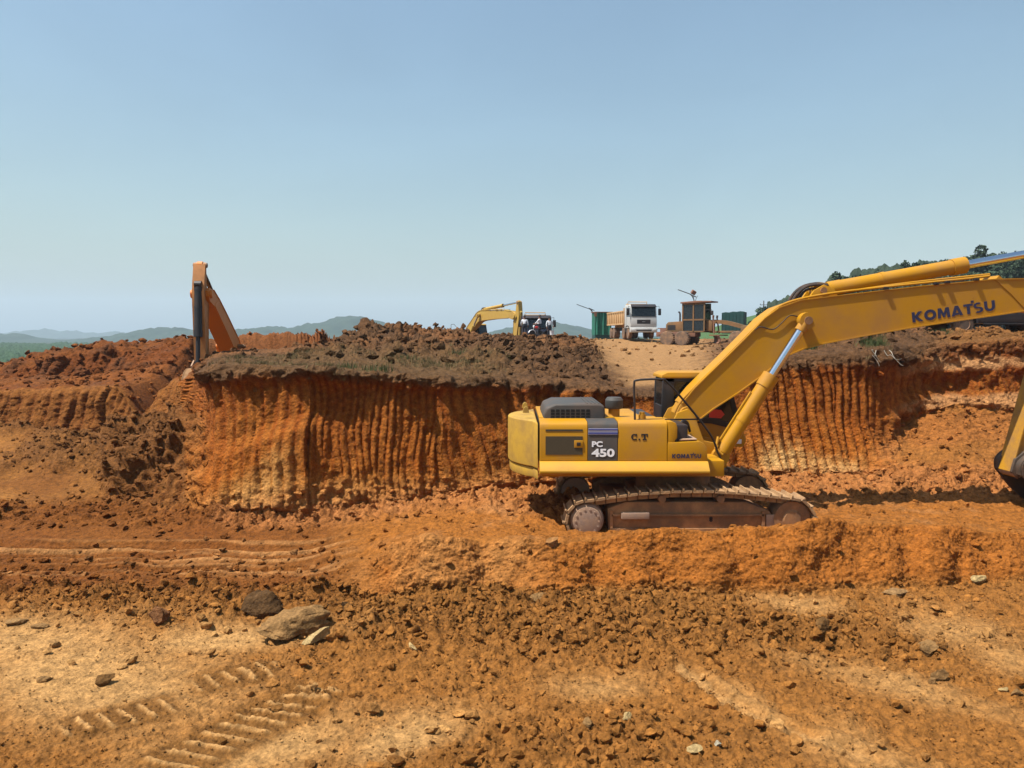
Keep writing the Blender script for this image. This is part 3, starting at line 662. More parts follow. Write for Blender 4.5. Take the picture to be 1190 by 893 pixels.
# ------------------------------------------------------------------ excavator
EX_LOC = Vector((3.54, 16.17, 0.27))
def Lp(u, v, yl):
    p = ray_at(u, v, EX_LOC.y + yl) - EX_LOC; return (p.x, p.z)
FOOT = Lp(799, 482, -0.4); TIP = Lp(1247, 347, -0.4)
def make_track(y0, y1, outer, mats, par):
    """one crawler: linked shoes round the running gear, a frame between sprocket and idler"""
    xs, zs, rs = -2.04, 0.44, 0.41; xi, zi, ri = 2.06, 0.46, 0.42
    path = []
    for k in range(0, 13): a = R_(270 - 180 * k / 12 - 4); path.append((xs + rs * math.cos(a), zs + rs * math.sin(a)))
    path += [(-1.45, 0.93), (-0.95, 0.99), (-0.3, 1.03), (0.4, 1.035), (1.0, 1.0), (1.5, 0.95)]
    for k in range(0, 13): a = R_(86 - 180 * k / 12); path.append((xi + ri * math.cos(a), zi + ri * math.sin(a)))
    path += [(1.2, 0.03), (0, 0.03), (-1.2, 0.03)]
    P = [Vector(p) for p in path] + [Vector(path[0])]
    L = [0]
    for a, b in zip(P, P[1:]): L.append(L[-1] + (b - a).length)
    n = 50; tr = B()
    for i in range(n):
        s = L[-1] * i / n; k = max(j for j in range(len(L) - 1) if L[j] <= s + 1e-9)
        t = (s - L[k]) / (L[k + 1] - L[k]); c = P[k].lerp(P[k + 1], t); d = (P[k + 1] - P[k]).normalized()
        ang = -math.atan2(d.y, d.x); nx = Vector((-d.y, d.x))
        rot = Euler((0, ang, 0)); w_ = L[-1] / n
        tr.box((c.x, (y0 + y1) / 2, c.y), (w_ * 0.88, y1 - y0, 0.05), rot, 0)
        for off in (-0.34,):
            cc = c + d * (off * w_) + nx * 0.04
            tr.box((cc.x, (y0 + y1) / 2, cc.y), (0.03, y1 - y0, 0.06), rot, 0)
        ci = c - nx * 0.06
        for yy in (-0.13, 0.13):
            tr.box((ci.x, (y0 + y1) / 2 + yy, ci.y), (w_ * 0.9, 0.06, 0.15), rot, 0)
    tr.build('track', mats['track'], par)
    yo = y0 + 0.08 if outer < 0 else y1 - 0.08       # outer face of the running gear
    yi = y1 - 0.05 if outer < 0 else y0 + 0.05
    f = B()
    ya, yb = sorted((yo + (0.06 if outer < 0 else -0.06), yi))
    f.prism([(-1.60, 0.20), (1.72, 0.20), (1.80, 0.36), (1.62, 0.62), (1.15, 0.80), (-1.28, 0.80), (-1.62, 0.66)], ya, yb, 0.03)
    yf = ya if outer < 0 else yb; sg = -1 if outer < 0 else 1
    yA, yB = sorted((yf, yf + sg * 0.05))
    f.bb(-1.55, 1.50, yA, yB, 0.52, 0.56); f.bb(-1.57, 1.45, yA, yB + 0.0, 0.22, 0.27)
    f.bb(1.46, 1.52, yA, yB, 0.22, 0.62); f.bb(-1.58, -1.52, yA, yB, 0.26, 0.64)
    f.build('track_frame', mats['frame'], par)
    st = B(); yA, yB = sorted((yf, yf + sg * 0.10)); st.bb(-1.36, -0.80, yA, yB, 0.47, 0.60, 0.012); st.build('step_plate', mats['hubm'], par)
    gd = B(); yA, yB = sorted((yf + sg * 0.002, yf + sg * 0.035)); gd.bb(1.55, 2.25, yA, yB, 0.26, 0.55, 0.01)
    gd.cyl((2.05, yB if sg > 0 else yA, 0.42), (2.05, (yB if sg > 0 else yA) + sg * 0.01, 0.42), 0.04); gd.build('idler_guard', mats['hubm'], par)
    h = B()
    for (hx, hz) in ((0.45, 0.43), (0.45, 0.47)): h.cyl((hx, yf, hz), (hx, yf + sg * 0.012, hz), 0.035, seg=14)
    h.build('frame_hole', mats['black'], par)
    sp = B(); sp.lathe([(0.0, yi), (0.34, yi), (0.36, (yo + yi) / 2), (0.33, yo), (0.30, yo + sg * 0.03), (0.285, yo + sg * 0.07), (0.16, yo + sg * 0.09), (0.0, yo + sg * 0.09)][::1], (xs, 0, zs), 'y', 30)
    for k in range(14):
        a = 2 * PI * k / 14; sp.cyl((xs + 0.235 * math.cos(a), yo + sg * 0.06, zs + 0.235 * math.sin(a)), (xs + 0.235 * math.cos(a), yo + sg * 0.095, zs + 0.235 * math.sin(a)), 0.022, seg=6)
    sp.build('sprocket', mats['hubm'], par)
    idl = B(); idl.lathe([(0, yi), (0.36, yi), (0.38, (yo + yi) / 2), (0.36, yo + 0.0), (0.20, yo), (0.16, yo + sg * 0.03), (0, yo + sg * 0.03)], (xi, 0, zi), 'y', 28); idl.build('idler', mats['frame'], par)
    for rx in (-0.55, 0.62):
        r = B(); r.cyl((rx, yo + sg * 0.03, 0.875), (rx, yi, 0.875), 0.075, seg=16); r.build('carrier_roller', mats['frame'], par)
    for k in range(8):
        r = B(); rx = -1.40 + k * 0.41; r.cyl((rx, yo + sg * 0.0, 0.16), (rx, yi, 0.16), 0.10, seg=16); r.build('track_roller', mats['frame'], par)

def maker_word(b, o, xa, ya, width, height, depth):
    """bold capitals K O M A T S U, the T raised with a square beside it, each letter its own outline"""
    def ring(cx, cy, rx, ry, tx, ty, a0, a1, n=20):
        out = [(cx + rx * math.cos(R_(a0 + (a1 - a0) * k / n)), cy + ry * math.sin(R_(a0 + (a1 - a0) * k / n))) for k in range(n + 1)]
        inn = [(cx + (rx - tx) * math.cos(R_(a0 + (a1 - a0) * k / n)), cy + (ry - ty) * math.sin(R_(a0 + (a1 - a0) * k / n))) for k in range(n, -1, -1)]
        return out + inn
    G = []
    G.append((1.02, [[(0, 0), (0, 1), (.27, 1), (.27, .60), (.60, 1), (.97, 1), (.52, .50), (1.0, 0), (.62, 0), (.27, .40), (.27, 0)]]))
    G.append((1.12, [ring(.55, .5, .55, .53, .27, .27, 90, 270), ring(.55, .5, .55, .53, .27, .27, -90, 90)]))
    G.append((1.16, [[(0, 0), (.06, 1), (.36, 1), (.57, .48), (.78, 1), (1.08, 1), (1.14, 0), (.87, 0), (.84, .56), (.64, .06), (.50, .06), (.30, .56), (.27, 0)]]))
    G.append((1.06, [[(0, 0), (.38, 1), (.68, 1), (1.06, 0), (.77, 0), (.53, .66), (.40, .30), (.62, .30), (.70, .10), (.33, .10), (.29, 0)]]))
    G.append((0.80, [[(0, .78), (0, 1), (.86, 1), (.86, .78), (.57, .78), (.57, 0), (.29, 0), (.29, .78)], [(.72, 1.06), (.72, 1.28), (.98, 1.28), (.98, 1.06)]]))
    G.append((0.90, [ring(.44, .71, .42, .30, .23, .17, 50, 270), ring(.44, .28, .44, .30, .24, .17, 90, -130)]))
    G.append((0.98, [[(0, .42), (0, 1), (.28, 1), (.28, .42)], ring(.49, .45, .49, .47, .28, .24, 180, 360), [(.70, .42), (.70, 1), (.98, 1), (.98, .42)]]))
    tot = sum(g[0] for g in G) + 0.10 * (len(G) - 1); x = 0; na = xa.cross(ya)
    for wg, polys in G:
        for j, pl in enumerate(polys):
            k = 1 + 0.12 * j
            pts = [((x + p[0]) / tot * width, p[1] * height) for p in pl]
            Mx = Matrix((xa, ya, na)).transposed().to_4x4(); Mx.translation = o
            b.prism(pts, 0.0, depth * k, 0, 1, 'xy', Mx)
        x += wg + 0.10
def excavator(name, label, loc, rz, sc, mats, boom_rot=0.0, stick_rot=0.0, bucket_rot=0.0, lettering=True, group=None, text='KOMATSU', bw=0.68):
    T = thing(name, label, 'excavator', loc, rz, group, sc)
    Y, YW, K = mats['paint'], mats['worn'], mats['black']
    make_track(-1.67, -1.07, -1, mats, T); make_track(1.07, 1.67, 1, mats, T)
    b = B(); b.bb(-0.9, 1.0, -1.1, 1.1, 0.42, 0.78, 0.06); b.bb(-1.5, -0.7, -1.08, 1.08, 0.40, 0.66, 0.04); b.bb(0.8, 1.5, -1.08, 1.08, 0.40, 0.66, 0.04); b.build('car_body', mats['frame'], T)
    b = B(); b.cyl((0, 0, 0.76), (0, 0, 1.29), 0.80, seg=36); b.build('swing_ring', mats['frame'], T)
    b = B(); b.bb(-2.95, 0.75, -1.38, 1.40, 1.09, 1.42, 0.03); b.bb(0.1, 1.05, -0.55, 0.45, 1.12, 1.40, 0.05); b.build('main_frame', Y, T)
    # counterweight
    pts = []
    for k in range(0, 19):
        a = R_(180 - 62 + 124 * k / 18); pts.append((-1.62 + 2.02 * math.cos(a) * 0.995, 1.66 * math.sin(a) / math.sin(R_(62)) * 0.895))
    pts = [(-3.02, 1.485)] + [p for p in pts if p[0] < -3.04] + [(-3.02, -1.485)]
    b = B(); b.prism(pts, 1.36, 2.33, 0.10, 3, 'xy'); b.prism([(p[0] * 0.985 - 0.02 if p[0] < -3.03 else p[0], p[1] * 0.97) for p in pts], 1.14, 1.352, 0.05, 2, 'xy'); b.build('counterweight', YW, T)
    for yy in (-0.75, 0.25):
        b = B(); b.prism([(-0.07, 0), (0.07, 0), (0.05, 0.10), (0, 0.14), (-0.05, 0.10)], -0.02, 0.02, 0.008, 1, 'xz', Matrix.Translation((-3.25, yy, 2.325))); b.build('lifting_eye', YW, T)
    # machinery house: doors side by side with dark joints
    b = B(); b.bb(-2.99, -0.45, -1.44, 1.42, 1.425, 2.19, 0.03); b.bb(-0.45, 0.0, -1.40, -0.6, 1.425, 2.15, 0.05); b.build('machine_house', K, T)
    def door(nm, x0, x1, mat, z0=1.437, z1=2.215, y=-1.50):
        b = B(); pr = [(y, z0), (y, z1 - 0.13), (y + 0.025, z1 - 0.05), (y + 0.09, z1), (-0.95, z1 + 0.02), (-0.95, z1 - 0.03), (y + 0.06, z1 - 0.08), (y + 0.06, z0)]
        b.prism(pr, x0, x1, 0.008, 1, 'yz'); return b.build(nm, mat, T)
    e = door('engine_door', -2.985, -2.03, Y)
    b = B(); b.bb(-2.87, -2.13, -1.506, -1.49, 1.56, 1.93); b.bb(-2.87, -2.13, -1.506, -1.49, 2.03, 2.07); b.build('vent', mats['vent'], e)
    b = B(); b.bb(-2.30, -2.12, -1.52, -1.495, 1.70, 1.85, 0.012); b.build('latch', Y, e); b = B(); b.bb(-2.25, -2.17, -1.526, -1.51, 1.74, 1.81, 0.01); b.build('latch_handle', K, e)
    pn = door('model_panel', -2.022, -1.428, mats['charcoal'])
    if lettering:
        b = B(); b.bb(-2.018, -1.432, -1.507, -1.488, 2.02, 2.09); b.bb(-2.018, -1.432, -1.504, -1.485, 1.96, 2.02); b.build('decal_band', M['grey_stripe'], pn)
        b = B(); b.bb(-2.016, -1.434, -1.512, -1.49, 2.055, 2.08); b.bb(-2.016, -1.434, -1.512, -1.49, 1.975, 2.005); b.build('decal_stripe', M['blue_stripe'], pn)
        b = B(); text_into(b, '450', (-1.95, -1.502, 1.515), (1, 0, 0), (0, 0, 1), 0.46, 0.165, bold=0.035); text_into(b, 'PC', (-1.945, -1.502, 1.715), (1, 0, 0), (0, 0, 1), 0.215, 0.115, bold=0.04); b.build('model_lettering', M['white'], pn)
    tk = door('tank_panel', -1.42, -0.44, Y, z1=2.235)
    if lettering:
        b = B(); x0 = -1.16; zz = 1.855; h = 0.125     # stencilled slab letters C.T
        for k in range(11):
            a0, a1 = R_(50 + 260 * k / 11), R_(50 + 260 * (k + 1) / 11)
            wk = 0.018 + 0.016 * abs(math.cos((a0 + a1) / 2))
            P0 = [(x0 + 0.055 + 0.058 * math.cos(a) , zz + h / 2 + 0.0625 * math.sin(a)) for a in (a0, a1)]
            P1 = [(x0 + 0.055 + (0.058 - wk) * math.cos(a), zz + h / 2 + (0.0625 - 0.02) * math.sin(a)) for a in (a1, a0)]
            b.prism(P0 + P1, -1.506, -1.498)
        b.bb(x0 + 0.085, x0 + 0.112, -1.506, -1.498, zz + 0.075, zz + 0.125); b.bb(x0 + 0.088, x0 + 0.108, -1.506, -1.498, zz, zz + 0.03)
        b.build('lettering', M['black'], tk); b = B()
        b.bb(x0 + 0.145, x0 + 0.175, -1.506, -1.498, zz, zz + 0.03)
        b.build('lettering', M['black'], tk); b = B(); tx = x0 + 0.20
        b.bb(tx, tx + 0.13, -1.506, -1.498, zz + 0.103, zz + 0.125); b.bb(tx, tx + 0.02, -1.505, -1.498, zz + 0.07, zz + 0.104); b.bb(tx + 0.11, tx + 0.13, -1.505, -1.498, zz + 0.07, zz + 0.104)
        b.bb(tx + 0.047, tx + 0.083, -1.505, -1.498, zz + 0.02, zz + 0.104); b.bb(tx + 0.025, tx + 0.105, -1.506, -1.498, zz, zz + 0.022)
        b.build('lettering', M['black'], tk)
    # top decks
    b = B(); b.bb(-2.98, -1.42, -0.96, 1.42, 2.18, 2.255, 0.02); b.bb(-1.42, -0.50, -0.96, -0.45, 2.17, 2.225, 0.02); b.bb(-1.42, -0.75, -0.45, 1.4, 2.10, 2.20, 0.03); b.build('top_deck', Y, T)
    b = B(); b.cyl((-0.90, -1.22, 2.22), (-0.90, -1.22, 2.34), 0.075, seg=18); b.cyl((-0.90, -1.22, 2.34), (-0.90, -1.22, 2.39), 0.055, seg=18); b.build('filler_cap', Y, T)
    # hood with slotted side
    b = B(); hp = [(-2.90, 2.25), (-2.90, 2.56), (-2.84, 2.71), (-2.64, 2.79), (-1.72, 2.79), (-1.62, 2.74), (-1.60, 2.25)]
    b.prism(hp, -0.98, 0.75, 0.07, 3)
    for xx in (-1.98, -1.90, -1.82, -1.74): b.bb(xx - 0.012, xx + 0.012, -0.9, 0.66, 2.785, 2.802, 0.004)
    hd = b.build('hood', mats['charcoal'], T)
    b = B()
    for i in range(8):
        for j in range(4): b.bb(-2.74 + i * 0.104, -2.662 + i * 0.104, -0.986, -0.94, 2.43 + j * 0.066, 2.480 + j * 0.066)
    b.build('hood_slot', mats['hole'], hd)
    b = B(); b.lathe([(0, 2.58), (0.17, 2.58), (0.19, 2.62), (0.19, 2.76), (0.15, 2.82), (0, 2.83)], (-1.37, -0.5, 0), 'z', 24); b.build('air_cleaner_cap', mats['charcoal'], T)
    b = B(); b.cyl((-1.37, -0.5, 2.19), (-1.37, -0.5, 2.59), 0.12, seg=20); b.build('air_cleaner_neck', Y, T)
    # side step ledge
    b = B(); b.prism([(-1.40, 1.432), (-1.56, 1.43), (-1.72, 1.27), (-1.72, 1.22), (-1.64, 1.18), (-1.40, 1.18)], -2.99, 0.37, 0.006, 1, 'yz'); b.build('side_ledge', mats['ledge'], T)
    # front box with step and tank corner
    b = B(); b.prism([(-0.43, 1.437), (-0.43, 2.225), (-0.34, 2.225), (-0.26, 2.19), (-0.235, 2.10), (-0.235, 1.90), (-0.28, 1.84), (-0.30, 1.437)], -1.49, -0.75, 0.02, 2); b.build('tank_corner', Y, T)
    b = B(); b.prism([(-0.43, 1.437), (-0.43, 1.80), (0.20, 1.83), (0.30, 1.78), (0.36, 1.68), (0.37, 1.437)], -1.505, -0.72, 0.012, 2); st = b.build('tool_box', Y, T)
    b = B(); b.prism([(-0.20, 1.835), (0.16, 1.845), (0.17, 1.875), (-0.17, 1.87)], -1.46, -0.85, 0.01, 1); b.build('step_tread', mats['dusty'], st)
    if lettering:
        b = B(); maker_word(b, Vector((-0.34, -1.507, 1.49)), Vector((1, 0, 0)), Vector((0, 0, 1)), 0.58, 0.085, 0.004); b.build('maker_lettering', M['navy'], st)
    # boom mounting cheeks
    b = B()
    for y0 in (-0.52, 0.44): b.prism([(-0.35, 1.40), (-0.30, 1.75), (-0.02, 2.30), (0.20, 2.38), (0.34, 2.25), (0.55, 1.70), (0.95, 1.62), (1.02, 1.42)], y0, y0 + 0.08, 0.015, 2)
    b.bb(-0.2, 0.6, -0.45, 0.45, 1.40, 1.62, 0.03); b.build('boom_mount', Y, T)
    # cab on the far side
    cb = B(); cy0, cy1 = 0.47, 1.45
    side = [(-0.82, 1.42), (1.06, 1.42), (1.10, 1.58), (0.98, 2.02), (0.70, 2.92), (0.60, 3.00), (-0.72, 3.00), (-0.80, 2.90)]
    low_ = [(-0.82, 1.42), (1.06, 1.42), (1.12, 1.60), (1.02, 1.84), (0.30, 2.02), (-0.82, 2.06)]
    cb.prism(low_, cy0 + 0.02, cy1, 0.04, 2); c = cb.build('cab', Y, T); c.location = (0.66, 0, 0.06)
    b = B()     # pillars and rails
    b.prism([(-0.82, 2.04), (-0.56, 2.04), (-0.53, 3.0), (-0.76, 3.0), (-0.80, 2.9)], cy0, cy0 + 0.10, 0.02); b.prism([(-0.82, 2.04), (-0.56, 2.04), (-0.53, 3.0), (-0.76, 3.0), (-0.80, 2.9)], cy1 - 0.10, cy1, 0.02)
    for yy in (cy0, cy1 - 0.08): b.prism([(0.86, 1.98), (1.03, 1.80), (0.80, 2.60), (0.70, 2.96), (0.56, 2.96)], yy, yy + 0.08, 0.015); b.prism([(-0.78, 2.90), (0.72, 2.90), (0.68, 3.0), (-0.76, 3.0)], yy, yy + 0.08, 0.01)
    b.prism([(-0.6, 2.0), (0.3, 1.96), (1.03, 1.78), (1.03, 1.86), (0.4, 2.09), (-0.6, 2.10)], cy0 - 0.005, cy0 + 0.06, 0.01)
    b.bb(-0.82, -0.76, cy0 + 0.05, cy1 - 0.05, 2.04, 2.35); b.build('cab_frame', mats['black'], c)
    b = B(); b.prism([(-0.56, 2.09), (0.3, 2.05), (0.97, 1.88), (0.68, 2.90), (-0.53, 2.91)], cy0 + 0.025, cy0 + 0.04); b.build('side_window', mats['glass'], c)
    b = B(); b.prism([(-0.56, 2.09), (0.3, 2.05), (0.97, 1.88), (0.68, 2.90), (-0.53, 2.91)], cy1 - 0.04, cy1 - 0.025); b.build('door_window', mats['glass'], c)
    b = B(); b.prism([(0.99, 1.88), (1.00, 1.88), (0.70, 2.90), (0.69, 2.90)], cy0 + 0.08, cy1 - 0.08); b.build('windscreen', mats['glass'], c)
    b = B(); b.bb(-0.79, -0.77, cy0 + 0.10, cy1 - 0.10, 2.35, 2.90); b.build('rear_window', mats['glass'], c)
    b = B(); b.prism([(-0.84, 2.985), (-0.83, 3.06), (-0.70, 3.12), (0.45, 3.12), (0.68, 3.06), (0.73, 2.985)], cy0 - 0.03, cy1 + 0.03, 0.03, 2); b.build('cab_roof', Y, c)
    if lettering:
        b = B(); b.prism([(0.25, 2.10), (0.52, 2.08), (0.60, 2.17), (0.52, 2.27), (0.25, 2.29)], cy0 - 0.012, cy0 - 0.004); b.build('red_sign', M['red'], c)
        b = B(); b.bb(0.84, 1.0, cy0 + 0.0, cy0 + 0.018, 1.50, 1.60, 0.004); b.build('data_plate', M['white'], c)
    # handrail
    def q3(u, v, y): x, z = Lp(u, v, y); return (x, y, z)
    b = B(); b.tube(arc_pts([q3(738, 500, -1.30), q3(737.5, 470, -1.30), q3(737, 447, -1.30), q3(741, 442, -1.30), q3(768, 441, -1.30), q3(775, 444, -1.28), q3(800, 472, -1.15), q3(826, 506, -1.05), q3(834, 526, -1.0), q3(837, 533, -0.98), q3(834, 537, -0.98), q3(826, 537, -1.0)], 5), 0.022, 8)
    b.tube([q3(741, 488, -1.30), q3(816, 487.5, -1.08)], 0.016, 8); b.build('handrail', K, T)
    b = B()
    for k in range(4):
        z0 = 1.66 + 0.11 * k; b.tube(arc_pts([(-0.1 + .03 * k, -0.62, 1.72 + .03 * k), (0.02, -0.68, 2.02 + 0.03 * k), (0.16, -0.62, 2.05 + 0.02 * k), (0.24, -0.55, 1.9)], 6), 0.025, 8)
    b.build('hose_bundle', K, T)
    for ch in T.children:
        nm = ch.name.split('.')[0]
        if nm in ('main_frame', 'counterweight', 'lifting_eye', 'engine_door', 'model_panel', 'tank_panel', 'machine_house', 'top_deck', 'filler_cap', 'side_ledge', 'tank_corner', 'tool_box', 'boom_mount', 'hose_bundle', 'air_cleaner_neck'): ch.location.z += 0.19
        if nm == 'hood': ch.location.z -= 0.07
        if nm == 'counterweight': ch.location.z -= 0.12
        if nm == 'cab': ch.location.z += 0.12
    # ---- boom in its own frame (traced in working pose), turned about the foot pin
    Mb = Matrix.Translation((FOOT[0], 0, FOOT[1])) @ Matrix.Rotation(-boom_rot, 4, 'Y') @ Matrix.Translation((-FOOT[0], 0, -FOOT[1]))
    topl = [(788, 482), (794, 470), (808, 453), (824, 437), (848, 414), (872, 390), (890, 371), (907, 358.5), (932, 349.5), (973, 344.5), (1073, 333), (1159, 325), (1225, 324), (1258, 334)]
    botl = [(1266, 347), (1260, 359), (1245, 366), (1195, 360.5), (1062, 380), (1000, 391), (960, 398.5), (935, 405), (914, 414), (886, 437), (858, 457), (830, 475), (810, 490), (798, 494), (789, 489)]
    tp = [Lp(u, v, -0.4) for u, v in topl]; bt = [Lp(u, v, -0.4) for u, v in botl]
    b = B(); b.prism(tp + bt, -0.32, 0.32, 0.0)
    b.strip(bt[3:13][::-1], -0.025, -0.35, 0.35); b.strip(tp[1:13], 0.022, -0.35, 0.35)
    b.strip([tp[11], ((tp[11][0] + bt[3][0]) / 2 + 0.03, (tp[11][1] + bt[3][1]) / 2), bt[3]], 0.12, -0.335, 0.335)
    for (u, v, r, e) in ((799, 482, 0.17, 0.44), (1247, 347, 0.20, 0.42)):
        x, z = Lp(u, v, -0.4); b.cyl((x, -e, z), (x, e, z), r, seg=24)
    bo = b.xf(Mb).build('boom', Y, T)
    MID = Lp(934.5, 373, -0.4)
    b = B(); b.cyl((MID[0], -0.60, MID[1]), (MID[0], 0.60, MID[1]), 0.125, seg=24); b.cyl((MID[0], -0.66, MID[1]), (MID[0], 0.66, MID[1]), 0.085, seg=20); b.xf(Mb).build('pivot_pin', mats['frame'], bo)
    brk = Lp(956, 338, -0.2)
    b = B()
    for y0 in (-0.24, 0.16): b.prism([Lp(938, 349, -0.2), Lp(945, 338, -0.2), Lp(957, 331, -0.2), Lp(969, 336, -0.2), Lp(974, 346, -0.2)], y0, y0 + 0.08, 0.01)
    b.xf(Mb).build('cylinder_bracket', Y, bo)
    b = B(); b.cyl((brk[0], -0.27, brk[1]), (brk[0], 0.27, brk[1]), 0.07, seg=16); b.xf(Mb).build('bracket_pin', mats['frame'], bo)
    b = B()
    def qq(u, v, y): x, z = Lp(u, v, y); return (x, y, z)
    b.tube(arc_pts([qq(784, 480, -0.28), qq(791, 467, -0.28), qq(806, 451, -0.28), qq(838, 420, -0.28), qq(872, 386, -0.28), qq(893, 366, -0.28), qq(915, 352, -0.28), qq(960, 342, -0.33), qq(1040, 332.5, -0.33), qq(1120, 324.5, -0.33), qq(1150, 321, -0.33)], 6), 0.026, 8)
    b.tube(arc_pts([qq(793, 474, -0.15), qq(809, 450, -0.15), qq(872, 387, -0.15), qq(895, 364, -0.15), qq(930, 349, -0.15), qq(1040, 331, -0.2), qq(1150, 319, -0.2)], 6), 0.024, 8); b.xf(Mb).build('hydraulic_pipe', Y, bo)
    b = B()
    for (y, o) in ((-0.16, 0), (-0.02, 4)):
        b.tube(arc_pts([qq(920 - o, 352, y), qq(927 - o, 341, y), qq(938 - o, 333, y), qq(950, 331 - o * .3, y), qq(962, 332, y)], 6), 0.035, 8)
        b.tube(arc_pts([qq(926 - o, 350, y + .05), qq(936, 338, y + .05), qq(950, 335, y + .05), qq(966, 338, y + .05)], 6), 0.028, 8)
    b.tube(arc_pts([qq(930, 369, -0.345), qq(918, 367, -0.35), qq(908, 376, -0.35), qq(898, 383, -0.345), qq(884, 380, -0.345), qq(877, 384, -0.345)], 6), 0.012, 6)
    b.xf(Mb).build('hose', mats['hose'], bo)
    for (u, v) in ((1101, 329), (1088, 331), (1030, 336), (1135, 326)): x, z = Lp(u, v, -0.37); B().box((x, -0.36, z + 0.02), (0.10, 0.07, 0.05), None, 0.008).xf(Mb).build('pipe_clamp', K, bo)
    if lettering:
        b = B(); p0 = Lp(1062, 375, -0.37); p1 = Lp(1158.5, 360.5, -0.37); xa = Vector((p1[0] - p0[0], 0, p1[1] - p0[1])); za = Vector((0.08, 0, 1)); wd = xa.length
        up = Vector((0, 0, 1)) - xa.normalized() * xa.normalized().z; up.normalize()
        maker_word(b, Vector((p0[0], -0.323, p0[1])), xa.normalized(), up, wd, 0.215, 0.004)
        b.xf(Mb).build('boom_lettering', M['navy'], bo)
    # ---- stick in its frame: pin at origin, hanging down -z, -x toward the cab
    tip = Mb @ Vector((TIP[0], 0, TIP[1]))
    lp = Lp(1190, 549, -0.4); base = math.atan2(lp[0] - TIP[0], -(lp[1] - TIP[1]))       # lean of the stick in the working pose
    SL = math.hypot(lp[0] - TIP[0], lp[1] - TIP[1])
    Ms = Matrix.Translation(tip) @ Matrix.Rotation(-(base + boom_rot + stick_rot), 4, 'Y')
    so = [(-0.20, 0.10), (0.0, 0.22), (0.12, 0.5), (0.18, 1.28), (0.30, 1.46), (0.44, 1.36), (0.60, 0.5), (0.66, 0.0), (0.60, -0.6), (0.20, -SL + 0.25), (0.14, -SL - 0.10), (-0.02, -SL - 0.16), (-0.13, -SL - 0.06), (-0.12, -SL + 0.2), (-0.12, -1.2), (-0.14, -0.4)]
    b = B(); b.prism(so, -0.20, 0.20, 0.0); b.strip([so[15], so[14], so[13], so[12]], -0.025, -0.23, 0.23); b.strip([so[9], so[8], so[7], so[6], so[5]], -0.025, -0.23, 0.23)
    sk = b.xf(Ms).build('stick', mats['stick'], T)
    for (px, pz, r1_, w1, r2_, w2) in ((0, -SL, .15, .24, .07, .28), (0.16, -SL + 0.55, .12, .24, .06, .28), (0.30, 1.32, .12, .26, .06, .28)):
        B().cyl((px, -w1, pz), (px, w1, pz), r1_, seg=22).cyl((px, -w2, pz), (px, w2, pz), r2_, seg=16).xf(Ms).build('stick_pin', mats['hubm'], sk)
    # linkage and bucket
    for y0 in (-0.28, 0.22): B().prism([(0.08, -SL + 0.48), (0.24, -SL + 0.66), (0.66, -SL + 0.36), (0.62, -SL + 0.24)], y0, y0 + 0.06, 0.01).xf(Ms).build('bucket_lever', mats['hubm'], sk)
    for y0 in (-0.22, 0.16): B().prism([(0.56, -SL + 0.24), (0.72, -SL + 0.34), (0.62, -SL - 0.16), (0.46, -SL - 0.16)], y0, y0 + 0.06, 0.01).xf(Ms).build('bucket_link', mats['hubm'], sk)
    Mk = Ms @ Matrix.Translation((0, 0, -SL)) @ Matrix.Rotation(-bucket_rot, 4, 'Y')
    back = arc_pts([(-0.10, 0.0), (0.10, 0.20), (0.55, 0.14), (1.05, -0.20), (1.28, -0.75), (1.12, -1.25), (0.72, -1.52), (0.15, -1.68)], 5)
    back = [(p.x, p.y) for p in back]
    b = B(); b.strip(back, -0.05, -bw, bw)
    for y0 in (-bw - 0.02, bw - 0.04): b.prism(back + [(-0.02, -1.2), (-0.12, -0.55)], y0, y0 + 0.06, 0.0)
    for y0 in (-0.26, 0.19): b.prism([(-0.14, -0.12), (-0.14, 0.10), (0.10, 0.26), (0.62, 0.24), (0.66, 0.08), (0.2, 0.0)], y0, y0 + 0.07, 0.01)
    bk = b.xf(Mk).build('bucket', mats['bucket'], T)
    for k in range(5):
        b = B(); yy = (-0.58 + 0.29 * k) * bw / 0.68; b.prism([(0.25, -1.62), (0.22, -1.74), (-0.12, -1.74), (0.1, -1.62)], yy - 0.06, yy + 0.06, 0.01); b.xf(Mk).build('tooth', mats['hubm'], bk)
    # ---- cylinders between their pins
    def ram(nm, p, q_, r, frac, y, Y=Y):
        p = Vector((p[0], y, p[1])); q_ = Vector((q_[0], y, q_[1])); d = (q_ - p)
        b = B(); m = p + d * frac; b.cyl(p + d * 0.03, m, r, seg=22); b.cyl(m - d.normalized() * 0.30, m, r * 1.13, seg=22); b.cyl(p + d * 0.03, p + d * .08, r * 1.06, seg=20)
        b.cyl(p + d * (frac * 0.42), p + d * (frac * 0.42) + d.normalized() * 0.09, r * 1.07, seg=20)
        b.cyl(p - Vector((0, 0.13, 0)), p + Vector((0, 0.13, 0)), r * 1.15, seg=18)
        o = b.build(nm, Y, T)
        b = B(); b.cyl(m - d.normalized() * 0.02, q_ - d.normalized() * 0.10, r * 0.56, seg=18); b.build('ram_rod', mats['chrome'], o)
        b = B(); b.cyl(q_ - Vector((0, 0.10, 0)), q_ + Vector((0, 0.10, 0)), r * 1.1, seg=18); b.cyl(q_ - d.normalized() * 0.26, q_, r * 0.75, seg=16); b.build('rod_eye', Y, o); return o
    def tw(Mm, x, z): v = Mm @ Vector((x, 0, z)); return (v.x, v.z)
    cf = Lp(836, 530, -0.53); 
    o = ram('boom_cylinder', cf, tw(Mb, *MID), 0.158, 0.60, -0.53)
    a = Vector(cf); c_ = Vector(tw(Mb, *MID)); d = (c_ - a).normalized(); n_ = Vector((-d.y, d.x))
